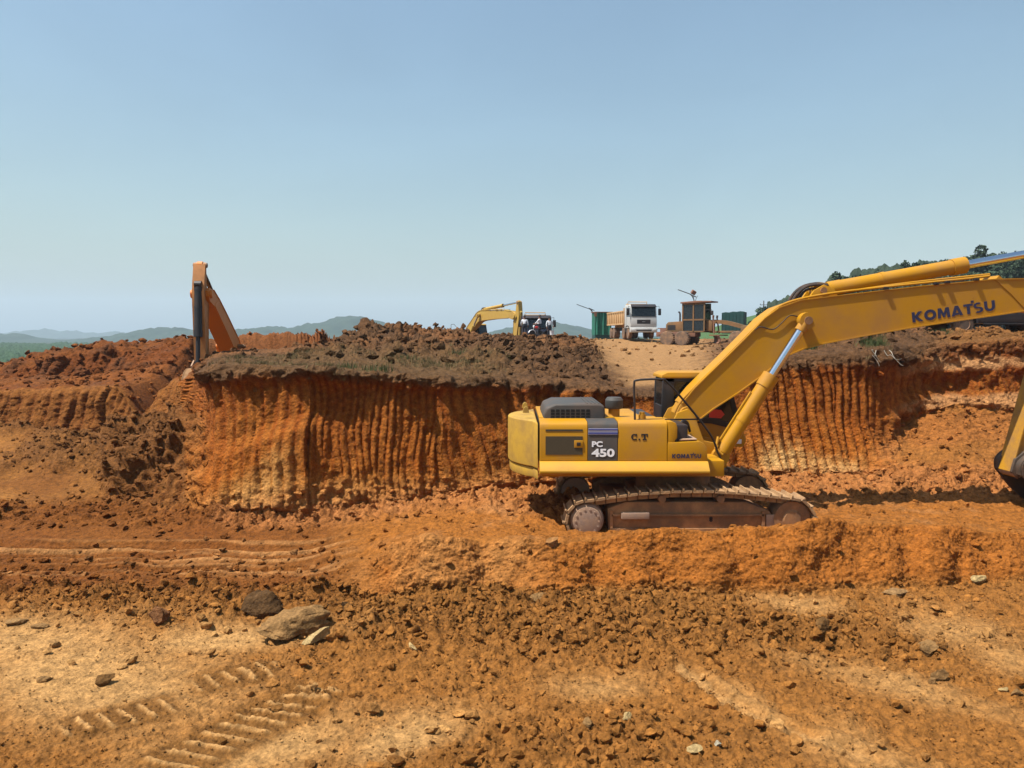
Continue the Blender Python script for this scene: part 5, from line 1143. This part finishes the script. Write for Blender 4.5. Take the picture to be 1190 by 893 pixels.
M['dark_canopy'] = leaf_mat('dark_canopy', (0.008, 0.017, 0.009), (0.028, 0.042, 0.022), 0.5)
M['bark'] = flat('pale_bark', (0.30, 0.27, 0.22), 0.9, 0, 0.4, 3)
M['bush'] = leaf_mat('bush_leaf', (0.020, 0.050, 0.012), (0.060, 0.110, 0.030), 2.5)
def hill(name, d, prof, back, lump):
    """a ridge with its crest at distance d following photo heights prof = [(u, v)]"""
    uu = np.linspace(prof[0][0], prof[-1][0], 420); vv = np.interp(uu, [p[0] for p in prof], [p[1] for p in prof])
    vv = gsm(vv, 5, 0)
    x = (uu - CU) / FPX * d; zc = CAM_H + d * (390 - vv) / FPX
    zc = np.maximum(zc + fbm(x / (lump * 12), 0.3 + d, 0.7, 3) * lump * 2.0 * (np.clip(zc + 12, 0, 20) / 20), -13)
    t = np.linspace(-1.2, 1.5, 46)
    Xg = np.repeat(x[None], len(t), 0) * (1 + 0 * t[:, None]); Yg = d + np.repeat(t[:, None], len(uu), 1) * back
    sh = np.exp(-np.abs(t) ** 1.6 * 1.3)[:, None]
    Zg = -15 + (zc[None] + 15) * sh
    rough = fbm(Xg / (lump * 7), Yg / (lump * 7), 0.2, 4) * lump * 2.4 + (0.6 - worley(Xg / (lump * 1.1), Yg / (lump * 1.1), 4)[0]) * lump * 1.1
    Zg = Zg + rough * np.clip((Zg + 15) / 20, 0, 1) * 0.8
    nR, nC = Zg.shape; idx = np.arange(nR * nC).reshape(nR, nC)
    Fq = np.stack([idx[:-1, :-1], idx[:-1, 1:], idx[1:, 1:], idx[1:, :-1]], -1).reshape(-1, 4)
    me = np_mesh(name, np.stack([Xg, Yg, Zg], -1).reshape(-1, 3), Fq, 4); me.polygons.foreach_set('use_smooth', [True] * len(me.polygons))
    return tag(link(name, me, M['hill']), kind='structure')
hill('hills', 3600, [(-420, 384), (-200, 389), (-60, 392), (15, 389), (45, 386), (75, 385), (120, 388), (160, 390), (230, 389), (285, 385), (330, 384), (420, 386), (520, 391), (640, 394), (760, 395), (900, 391), (1300, 388)], 300, 12)
hill('hills', 1600, [(-600, 388), (-200, 383), (-40, 388), (8, 389), (40, 395), (85, 397), (150, 390), (188, 382), (225, 383), (262, 387), (300, 384), (345, 382), (372, 376), (408, 367.5), (430, 372), (450, 379), (480, 385), (540, 391), (590, 386), (618, 377), (645, 373), (668, 379), (690, 387), (720, 391), (820, 393), (1300, 392)], 200, 5.5)
# near woods of the valley on the left, one mass of crowns
def canopy(name, u0, u1, d0, d1, zf, cell, hgt, mat='canopy'):
    th = np.arctan((np.linspace(u0, u1, 520) - CU) / FPX); r = np.geomspace(d0, d1, 210)
    Xg = r[:, None] * np.tan(th)[None]; Yg = np.repeat(r[:, None], len(th), 1)
    f1, f2, idr = worley(Xg / cell + 0.2 * perlin(Xg / cell * 2, Yg / cell * 2, 1), Yg / cell, 6)
    Zg = zf(Xg, Yg) + np.sqrt(np.clip(0.75 - f1 ** 2, 0, 1)) * hgt * (0.8 + 0.5 * idr) + fbm(Xg / cell * 2.7, Yg / cell * 2.7, 0.1, 3) * hgt * 0.45
    nR, nC = Zg.shape; idx = np.arange(nR * nC).reshape(nR, nC)
    Fq = np.stack([idx[:-1, :-1], idx[:-1, 1:], idx[1:, 1:], idx[1:, :-1]], -1).reshape(-1, 4)
    me = np_mesh(name, np.stack([Xg, Yg, Zg], -1).reshape(-1, 3), Fq, 4)
    return link(name, me, M[mat])
tag(canopy('forest', -420, 330, 95, 760, lambda x, y: -9.5 + 0.006 * (y - 95) + 1.5 * fbm(x / 90, y / 90, 0.5, 2), 5.0, 3.2), 'dense green forest filling the valley beyond the left side of the pit', 'forest', kind='stuff')
tag(canopy('forest', 640, 900, 170, 420, lambda x, y: -3.4 + 0.012 * (y - 170) + 1.0 * fbm(x / 60, y / 60, 0.5, 2), 4.5, 3.0), 'dark green woods on the low ground behind the white truck and grader', 'forest', kind='stuff')
# hillside under the eucalyptus plantation on the right
def slope_z(x, y):
    return -3.0 + 7.0 * sst(20, 75, x) + np.clip((y - 105) * 0.14, 0, 9) * sst(25, 95, x)
gx, gy = np.meshgrid(np.linspace(18, 210, 120), np.linspace(92, 215, 80)); gzv = slope_z(gx, gy) * sst(92, 108, gy) + -6 * (1 - sst(92, 108, gy)) + 0.5 * fbm(gx / 9, gy / 9, 0.3, 3)
idx = np.arange(gx.size).reshape(gx.shape); Fq = np.stack([idx[:-1, :-1], idx[:-1, 1:], idx[1:, 1:], idx[1:, :-1]], -1).reshape(-1, 4)
me = np_mesh('hillside', np.stack([gx, gy, gzv], -1).reshape(-1, 3), Fq, 4); me.polygons.foreach_set('use_smooth', [True] * len(me.polygons))
tag(link('hillside', me, M['bush']), kind='structure')
def leaf_cloud(centres, n, size, rg):
    """many small leaf faces spread through clumps (cx, cy, cz, rx, rz)"""
    cs = np.array(centres); cs[:, 3] *= 1.3; cs[:, :2] *= 1.25; wts = cs[:, 3] ** 2 * cs[:, 4]; pick_ = rg.choice(len(cs), n, p=wts / wts.sum())
    d = rg.normal(size=(n, 3)); d /= np.linalg.norm(d, axis=1)[:, None]; rad = rg.uniform(0.35, 1.0, n) ** 0.5
    P = cs[pick_, :3] + d * rad[:, None] * np.stack([cs[pick_, 3], cs[pick_, 3], cs[pick_, 4]], 1)
    a = rg.normal(size=(n, 3)); a /= np.linalg.norm(a, axis=1)[:, None]; b = np.cross(a, rg.normal(size=(n, 3))); b /= np.linalg.norm(b, axis=1)[:, None]
    s = (size * rg.uniform(0.6, 1.4, n))[:, None]
    V = np.stack([P - a * s - b * s * 0.5, P + a * s - b * s * 0.5, P + a * s * 0.6 + b * s * 0.6, P - a * s * 0.6 + b * s * 0.6], 1).reshape(-1, 3)
    return V, np.arange(4 * n).reshape(-1, 4)
def make_tree(label, kind, seed):
    rg = np.random.default_rng(seed); T = thing('eucalyptus_tree', label, 'tree', (0, 0, 0), 0, 'eucalyptus trees of the plantation')
    hh = {'tall': 14, 'round': 11, 'thin': 12, 'low': 7.5}[kind]
    cen = []
    if kind == 'thin':
        for k in range(5): cen.append((rg.normal(0, .4), rg.normal(0, .4), hh * (0.50 + 0.115 * k), 0.9 - 0.06 * k, 1.1))
    elif kind == 'tall':
        for k in range(7): cen.append((rg.normal(0, .55), rg.normal(0, .55), hh * (0.42 + 0.088 * k), 1.5 - 0.10 * k, 1.3))
    elif kind == 'round':
        for k in range(8): a = rg.uniform(0, 6.28); r_ = rg.uniform(0.3, 1.5); cen.append((r_ * math.cos(a), r_ * math.sin(a), hh * rg.uniform(0.60, 0.92), rg.uniform(1.0, 1.5), rg.uniform(.8, 1.2)))
    else:
        for k in range(8): a = rg.uniform(0, 6.28); r_ = rg.uniform(0.3, 1.5); cen.append((r_ * math.cos(a), r_ * math.sin(a), hh * rg.uniform(0.45, 0.9), rg.uniform(0.8, 1.4), rg.uniform(.6, 1.0)))
    b = B(); top = hh * 0.86; b.tube(arc_pts([(0, 0, -1.5), (0.1, 0.05, hh * .3), (rg.normal(0, .2), rg.normal(0, .2), hh * .6), (rg.normal(0, .3), rg.normal(0, .3), top)], 4), [0.17 - 0.011 * k for k in range(13)], 7)
    for c in cen[:6]: b.tube([(0.05, 0.02, c[2] * 0.72), ((c[0]) * .6, c[1] * .6, c[2] * .9), (c[0], c[1], c[2])], [0.07, .05, .02], 5)
    b.build('trunk', M['bark'], T)
    V, Fq = leaf_cloud(cen, 1900 if kind != 'thin' else 1200, 0.24, rg); link('crown', np_mesh('crown', V, Fq, 4), M['leaf'], T)
    return T
protos = [make_tree('eucalyptus of the plantation on the right hillside, slim trunk and grey green crown', k, 40 + i) for i, k in enumerate(['tall', 'round', 'thin', 'tall', 'low', 'thin', 'round', 'tall'])]
used = [False] * len(protos)
def place(k, x, y, z, s, label=None):
    global used
    rz = random.uniform(0, 6.28)
    if used[k]: return dup(protos[k], (x, y, z), rz, (s, s, s * random.uniform(.94, 1.06)), label)
    used[k] = True; o = protos[k]; o.location = (x, y, z); o.rotation_euler = (0, 0, rz); o.scale = (s, s, s)
    if label: o['label'] = label
    return o
# crowns that stand against the sky, told apart by what they stand beside
HH = [14, 11, 12, 14, 7.5, 12, 11, 14]
sky_trees = [(876, 371, 6, 'first small tree beyond the dark green shed'), (888, 361, 6, 'round crowned tree in front of the power pole'), (895, 356, 1, 'round tree right of the power pole, above the boom bend'), (915, 351, 4, 'low tree just left of the black hose loops'),
 (932, 345, 6, 'tree seen through the hose loops on the boom'), (944, 338, 1, 'tree behind the cylinder bracket on the boom'), (972, 322, 2, 'slim tree above the left end of the top cylinder'), (989, 318, 1, 'broad tree right of the slim one above the top cylinder'),
 (1018, 318, 3, 'tree above the left third of the top cylinder'), (1033, 316, 1, 'round tree above the middle of the top cylinder'), (1046, 312, 2, 'thin tree above the middle of the top cylinder'), (1057, 311, 5, 'wispy tree just right of the middle of the top cylinder'), (1078, 305, 6, 'dark round tree above the right half of the top cylinder'),
 (1093, 305, 2, 'small treetop left of the pair by the rod'), (1118, 296, 1, 'left one of the tall pair above the cylinder end'), (1135, 291, 7, 'right one of the tall pair above the cylinder end'), (1150, 302, 5, 'treetop above the start of the shiny rod'), (1163, 299, 2, 'thin treetop above the shiny rod'), (1178, 290, 6, 'lone treetop near the right edge above the rod')]
for u, v, k, lb in sky_trees:
    d = 128 + random.uniform(-4, 4); x = (u - CU) / FPX * d; zt = zrow(v, d); zb = float(slope_z(np.array(x), np.array(d)))
    place(k, x, d, zb, max(0.35, (zt - zb) / (HH[k] * 0.97)), lb)
for row, d in enumerate((118, 124, 131, 139, 148)):
    u = 935 + 8 * row
    while u < 1400:
        x = (u - CU) / FPX * d; k = random.choice([0, 1, 2, 3, 5, 6, 7]); vt = np.interp(u, [930, 975, 1070, 1130, 1200, 1400], [352, 333, 318, 309, 303, 296]) + random.uniform(2, 18)
        zb = float(slope_z(np.array(x), np.array(float(d)))); zt = zrow(vt, d)
        if zt - zb > 2.5: place(k, x, d + random.uniform(-3, 3), zb, (zt - zb) / (HH[k] * 0.97))
        u += random.uniform(8, 13)
# haze: one even box of pale air
tag(canopy('forest', 880, 1420, 108, 165, lambda x, y: slope_z(x, y) + np.clip((x - 47) * 0.115, 0, 4.0) + np.clip((y - 108) * 0.05, 0, 2.2), 2.6, 2.6, 'dark_canopy'), 'dense low trees filling the right hillside under the tall eucalyptus', 'forest', kind='stuff')
hz = B(); hz.bb(-6800, 6800, -6700, 6700, -26, 330); ho = hz.build('haze', None, smooth=False)
m = bpy.data.materials.new('haze_air'); m.use_nodes = True; n = m.node_tree; n.nodes.clear()
pv = n.nodes.new('ShaderNodeVolumePrincipled'); pv.inputs['Color'].default_value = (0.68, 0.85, 1.0, 1); pv.inputs['Density'].default_value = 0.00021; pv.inputs['Anisotropy'].default_value = 0.0
ou = n.nodes.new('ShaderNodeOutputMaterial'); n.links.new(pv.outputs[0], ou.inputs['Volume']); ho.data.materials.append(m)
tag(ho, 'thin pale haze in the air over the pit and hills', 'haze', kind='stuff')
# ------------------------------------------------------------------ clods, rocks, grass
def rock_proto(seed, sub=2, sharp=0.35, flatz=1.0):
    bm_ = bmesh.new(); bmesh.ops.create_icosphere(bm_, subdivisions=sub, radius=1.0)
    V = np.array([v.co for v in bm_.verts]); bm_.verts.index_update(); Ff = np.array([[v.index for v in f.verts] for f in bm_.faces]); bm_.free()
    rg = np.random.default_rng(seed)
    for k in range(12):                       # chop planes off for broken faces
        n_ = rg.normal(size=3); n_ /= np.linalg.norm(n_); c = rg.uniform(0.30, 0.85); dd = V @ n_ - c; V = V - np.clip(dd, 0, None)[:, None] * n_ * 0.95
    V = V * (1 + sharp * 0.5 * fbm(V[:, 0] * 1.7 + seed, V[:, 1] * 1.7, V[:, 2] * 1.7, 3)[:, None])
    V[:, 2] *= flatz; V *= np.array([1, rg.uniform(.65, 1), 1])
    return V.astype(np.float32), Ff
def rotm(rg, n):
    q_ = rg.normal(size=(n, 4)); q_ /= np.linalg.norm(q_, axis=1)[:, None]; w_, x_, y_, z_ = q_.T
    return np.stack([1 - 2 * (y_ * y_ + z_ * z_), 2 * (x_ * y_ - z_ * w_), 2 * (x_ * z_ + y_ * w_), 2 * (x_ * y_ + z_ * w_), 1 - 2 * (x_ * x_ + z_ * z_), 2 * (y_ * z_ - x_ * w_), 2 * (x_ * z_ - y_ * w_), 2 * (y_ * z_ + x_ * w_), 1 - 2 * (x_ * x_ + y_ * y_)], 1).reshape(n, 3, 3).astype(np.float32)
PR = [rock_proto(100 + i, 2 if i < 5 else 1, 0.5) for i in range(10)]
# chance of a clod at each place of the ground, per square metre
PX = np.linalg.norm(np.cross(np.gradient(np.stack([X, Y, Z], -1), axis=0), np.gradient(np.stack([X, Y, Z], -1), axis=1)), axis=-1)
PX[:, NF:] = 0; PX[:, :8] = 0; PX[:, NF - 8:] = 0
vis = (Kc > 2.0) & (Kc < 13.6)
def scatter(name, dens, n, smin, smax, powr, seed, tint, sink=0.25, cat='clods', label='', sub_from=5):
    rg = np.random.default_rng(seed); wgt = (PX * np.clip(dens, 0, None) * vis).ravel(); wgt /= wgt.sum()
    ids = rg.choice(wgt.size, n, p=wgt); P = np.stack([X, Y, Z], -1).reshape(-1, 3)[ids]; P = P + rg.normal(0, 0.015, P.shape)
    s = smin + (smax - smin) * rg.uniform(0, 1, n) ** powr
    Nr = Nn.reshape(-1, 3)[ids]; P = P + Nr * (s * (0.45 - sink))[:, None]
    Rm = rotm(rg, n); VV_, FF_, CC_ = [], [], []; off = 0
    cl = colA.reshape(-1, 3)[ids] * np.array(tint)[None] * rg.uniform(0.75, 1.25, (n, 1))
    for j in range(len(PR)):
        m_ = np.where(np.arange(n) % len(PR) == j)[0]
        if len(m_) == 0: continue
        big = s[m_] > 0.06 if sub_from else np.ones(len(m_), bool)
        V0, F0 = PR[j]
        W = np.einsum('nij,vj->nvi', Rm[m_], V0) * s[m_][:, None, None] * np.array([1, 1, 0.8]) + P[m_][:, None, :]
        VV_.append(W.reshape(-1, 3)); FF_.append((F0[None] + (np.arange(len(m_)) * len(V0))[:, None, None] + off).reshape(-1, 3)); off += len(m_) * len(V0)
        CC_.append(np.repeat(cl[m_], len(V0), 0))
    V_ = np.concatenate(VV_); me = np_mesh(name, V_, np.concatenate(FF_), 3)
    me.polygons.foreach_set('use_smooth', np.zeros(len(me.polygons), bool))
    at = me.color_attributes.new('soil', 'FLOAT_COLOR', 'POINT'); C_ = np.concatenate(CC_); at.data.foreach_set('color', np.concatenate([C_, np.ones((len(C_), 1))], 1).astype(np.float32).ravel())
    return tag(link(name, me, M['soil']), label, cat, kind='stuff')
fgw = fg * (1 - 0.85 * smooth) * (1 - 0.8 * preg)
near = fg * np.clip((14 - D) / 6, 0.2, 1)
scatter('earth_clods', fgw * (0.15 + 1.6 * clodband) + leftf * 0.5 * kw(3.1, 4.2, .2), 12000, 0.012, 0.125, 6.0, 1, (1.12, 1.12, 1.10), 0.2, 'clods', 'broken brown earth clods strewn over the foreground floor')
scatter('gravel', fg * (1 - 0.6 * smooth) + 0.4 * ridge, 30000, 0.006, 0.026, 2.2, 2, (1.1, 1.1, 1.1), 0.2, 'gravel', 'fine crumbs of earth and gravel over the foreground floor')
scatter('earth_clods', ridge * 0.15 + bench * 0.2 + tal * 1.6 + leftf * (0.3 + 1.2 * kw(5.2, 6.1, .2)) + spur * 0.8 + talusR * 1.2 + 3.5 * np.clip(pm, 0, 1), 9000, 0.016, 0.14, 5.0, 3, (1.0, 1.0, 1.0), 0.25, 'clods', 'crumbled orange earth along the bench and the foot of the cliff')
scatter('earth_clods', (heaps * (0.15 + hp * 1.2) + lip * 0.6 + terrL * 0.8 + road * 0.06 * plat) * (1 - 0.5 * gr), 13000, 0.03, 0.28, 3.2, 4, (1,1,1), 0.25, 'clods', 'dark lumpy topsoil heaped along the top of the cliff')
# piles of dug earth on the left floor: small mounds of clods
def stone(name, label, u, v, size, seed, col, fl=0.6, stretch=(1, 1, 1), rz=0.0, cat='rock', sink=0.3, group=None, sub=4, rgh=0.5):
    size *= 1.22; V0, F0 = rock_proto(seed, sub, rgh, fl); V0 = V0 * np.array(stretch, np.float32)
    V0 = V0 * (1 + 0.10 * fbm(V0[:, 0] * 2.5, V0[:, 1] * 2.5, V0[:, 2] * 5 + seed, 4, 0.6)[:, None] + 0.06 * fbm(V0[:, 0] * 6, V0[:, 1] * 6, V0[:, 2] * 6 + seed, 3)[:, None])
    lay = 0.02 * np.sin(V0[:, 2] * 26 + 2 * V0[:, 0]); V0[:, 0] *= 1 + lay; V0[:, 1] *= 1 + lay
    me = np_mesh(name, V0 * size, F0, 3); me.polygons.foreach_set('use_smooth', [True] * len(me.polygons)); me.set_sharp_from_angle(angle=R_(30))
    key = 'stone%.3f%.3f' % (col[0], col[2])
    if key not in M: M[key] = soil_mat(key, False, col)
    o = link(name, me, M[key]); p = pick(u, v); o.location = p + Vector((0, 0, size * fl * (0.6 - sink))); o.rotation_euler = (0, 0, rz)
    return tag(o, label, cat, group)
BR = (0.20, 0.098, 0.030); GR = (0.34, 0.185, 0.068); DK = (0.10, 0.052, 0.020); PL = (0.54, 0.37, 0.16); OR = (0.30, 0.13, 0.04)
o = stone('boulder', 'largest flat layered brown slab lying in the left foreground', 340, 736, 0.60, 21, GR, 0.30, (1.1, 0.8, 1), 0.5, 'boulder', 0.1, None, 5, 0.9); o.rotation_euler = (R_(16), R_(8), 0.5)
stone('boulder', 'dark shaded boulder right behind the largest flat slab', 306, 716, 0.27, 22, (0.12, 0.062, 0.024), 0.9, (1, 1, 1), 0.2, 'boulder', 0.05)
o = stone('rock', 'pale cream slab leaning against the right end of the largest slab', 372, 744, 0.20, 23, PL, 0.5, (1.3, 0.55, 1), 0.9, 'rock', 0.0); o.rotation_euler = (R_(28), R_(-12), 0.9)
stone('rock', 'lone dark square clod on the pale ground at far left', 121, 795, 0.115, 24, BR, 0.8, (1, .9, 1), 0.3, 'clod', 0.0)
stone('rock', 'small flat stone left of the lone dark square clod', 55, 791, 0.08, 25, GR, 0.5, (1.2, .8, 1), 0.1)
stone('rock', 'round reddish clod between the left edge and the largest slab', 188, 722, 0.17, 26, (0.24, 0.105, 0.04), 0.9, (1, 1, 1), 0.2, 'clod')
stone('rock', 'pale tilted flat slab nearest the left edge', 20, 725, 0.19, 27, GR, 0.35, (1.2, .8, 1), 0.4)
stone('rock', 'smaller pale flat slab just right of the leftmost one', 42, 728, 0.12, 28, GR, 0.35, (1.2, .9, 1), 0.1)
stone('rock', 'dark upright clod at the foot of the pale bank', 404, 709, 0.12, 29, DK, 1.0, (1, 1, 1), 0)
stone('rock', 'pale brick like fragment in the clod band under the bank', 480, 754, 0.085, 30, PL, 0.6, (.55, 1.2, 1), 0.4)
stone('rock', 'bright white stone fragment low on the right foreground', 832, 866, 0.06, 31, (0.66, 0.58, 0.42), 0.8, (.7, 1, 1), 0.3)
stone('rock', 'pale oval stone left of the bright white fragment', 810, 873, 0.085, 32, PL, 0.45, (1.2, .8, 1), 0.5)
stone('rock', 'pale stone in the middle of the foreground, right of centre', 729, 836, 0.065, 33, PL, 0.7, (1, .9, 1), 0.2)
stone('rock', 'pale tan block near the bottom centre', 684, 843, 0.075, 34, GR, 0.7, (1, .9, 1), 0.9)
stone('rock', 'flat orange slab at the foot of the bank on the right', 1035, 689, 0.20, 35, (0.36, 0.2, 0.08), 0.28, (1.35, .7, 1), 0.1)
stone('rock', 'round pale cobble in the right foreground below the bank', 1078, 756, 0.13, 36, GR, 0.7, (1.1, .9, 1), 0.1)
stone('rock', 'upper cobble of the pair right of centre below the cobble', 1091, 787, 0.10, 37, GR, 0.8, (1, .9, 1), 0.1)
stone('rock', 'lower cobble of the pair right of centre below the cobble', 1084, 793, 0.08, 38, GR, 0.7, (1, .9, 1), 0.6)
stone('rock', 'left one of two pale stones close to the right edge', 1164, 804, 0.065, 39, PL, 0.6, (1.1, .8, 1), 0.1)
stone('rock', 'right one of two pale stones close to the right edge', 1182, 807, 0.085, 40, GR, 0.6, (1.1, .8, 1), 0.3)
stone('boulder', 'rounded tan lump resting on the bank below the rear of the track', 643, 633, 0.13, 41, (0.38, 0.18, 0.06), 0.75, (1.4, .8, 1), 0.1, 'boulder')
stone('rock', 'pale rubble block at the foot of the bank by the right edge', 1136, 674, 0.12, 42, PL, 0.8, (1, .9, 1), 0.3)
stone('rock', 'brown slab on top of the clod band below the middle of the bank', 623, 698, 0.17, 43, GR, 0.4, (1.3, .8, 1), 0.7)
stone('rock', 'dark clod in the gap between pale patches on the right', 955, 728, 0.15, 44, BR, 0.7, (1.3, .8, 1), 0.7, 'clod')
# grass on the turf edge
def grass(name, dens, n, hmin, hmax, seed, mat, label):
    rg = np.random.default_rng(seed); wgt = (PX * np.clip(dens, 0, None)).ravel(); wgt /= wgt.sum()
    c = rg.choice(wgt.size, n // 14, p=wgt); Pc = np.stack([X, Y, Z], -1).reshape(-1, 3)[c]
    P = np.repeat(Pc, 14, 0) + rg.normal(0, 0.05, (len(Pc) * 14, 3)) * np.array([1, 1, 0.1]); n = len(P)
    h = rg.uniform(hmin, hmax, n); a = rg.uniform(0, 2 * PI, n); wd = 0.006 + 0.006 * rg.uniform(0, 1, n)
    dx, dy = np.cos(a), np.sin(a); lean = rg.normal(0, 0.45, (n, 2)) * h[:, None]
    b0 = P + np.stack([dx * wd, dy * wd, -0.03 + 0 * h], 1); b1 = P - np.stack([dx * wd, dy * wd, 0.03 + 0 * h], 1)
    tip = P + np.stack([lean[:, 0], lean[:, 1], h], 1)
    V_ = np.stack([b0, b1, tip], 1).reshape(-1, 3)
    return tag(link(name, np_mesh(name, V_, np.arange(3 * n).reshape(-1, 3), 3), mat), label, 'grass', kind='stuff')
M['grass'] = leaf_mat('dry_grass', (0.075, 0.060, 0.022), (0.150, 0.105, 0.045), 1.5)
grass('grass', gr * sst(0.45, 0.75, v1 * 0.6 + v2 * 0.4) + 0.8 * uw(1005, 1030, 8) * kw(9, 10.2, .2), 7000, 0.04, 0.13, 5, M['grass'], 'thin dry grass growing on the turf along the cliff top')
M['green_grass'] = leaf_mat('green_grass', (0.030, 0.050, 0.013), (0.075, 0.085, 0.030), 2)
def tuft(u, v, label, n=260, r=0.30, h=0.34, seed=1):
    rg = np.random.default_rng(seed); p = np.array(pick(u, v)); P = p + rg.normal(0, r * 0.5, (n, 3)) * np.array([1, .7, .1]); hh = rg.uniform(.4, 1, n) * h; a = rg.uniform(0, 6.28, n)
    wv = 0.010; b0 = P + np.stack([np.cos(a) * wv, np.sin(a) * wv, -.05 + 0 * a], 1); b1 = P - np.stack([np.cos(a) * wv, np.sin(a) * wv, .05 + 0 * a], 1); tp = P + np.stack([rg.normal(0, .35, n) * hh, rg.normal(0, .35, n) * hh, hh], 1)
    return tag(link('grass_tuft', np_mesh('grass_tuft', np.stack([b0, b1, tp], 1).reshape(-1, 3), np.arange(3 * n).reshape(-1, 3), 3), M['green_grass']), label, 'grass tuft')
tuft(938, 404, 'green grass tuft on the cliff top just under the boom', 400, 0.5, 0.30, 3)
tuft(1014, 402, 'grass tuft on the cliff top left of the hanging roots', 260, 0.35, 0.34, 4)
tuft(1096, 393, 'green tuft beside the rear wheel of the pickup', 300, 0.4, 0.40, 6)
for i, (u, v, lb) in enumerate([(404, 428, 'olive weed tuft above the left part of the cliff'), (470, 418, 'weed tuft on the turf above the middle of the cliff'), (536, 412, 'weed tuft below the pale far excavator'), (440, 430, 'weed tuft close to the cliff edge, right of the olive one')]): tuft(u, v, lb, 130, 0.45, 0.22, 20 + i)
# roots hanging from the right cliff edge
p = pick(1022, 414); b = B()
rgr = random.Random(4)
for k in range(4):
    q0 = Vector((rgr.uniform(-.25, .35), 0.1, 0.1)); pts_ = [q0]
    for j in range(4): pts_.append(pts_[-1] + Vector((rgr.uniform(-.12, .16), rgr.uniform(-.14, -.02), rgr.uniform(-.20, .05))))
    b.tube(arc_pts(pts_, 3), [0.011 - 0.0007 * i for i in range(13)], 5)
o = b.build('dead_roots', M['bark']); o.location = p + Vector((0, -0.1, 0.05)); tag(o, 'pale dead roots hanging over the right cliff edge', 'roots')
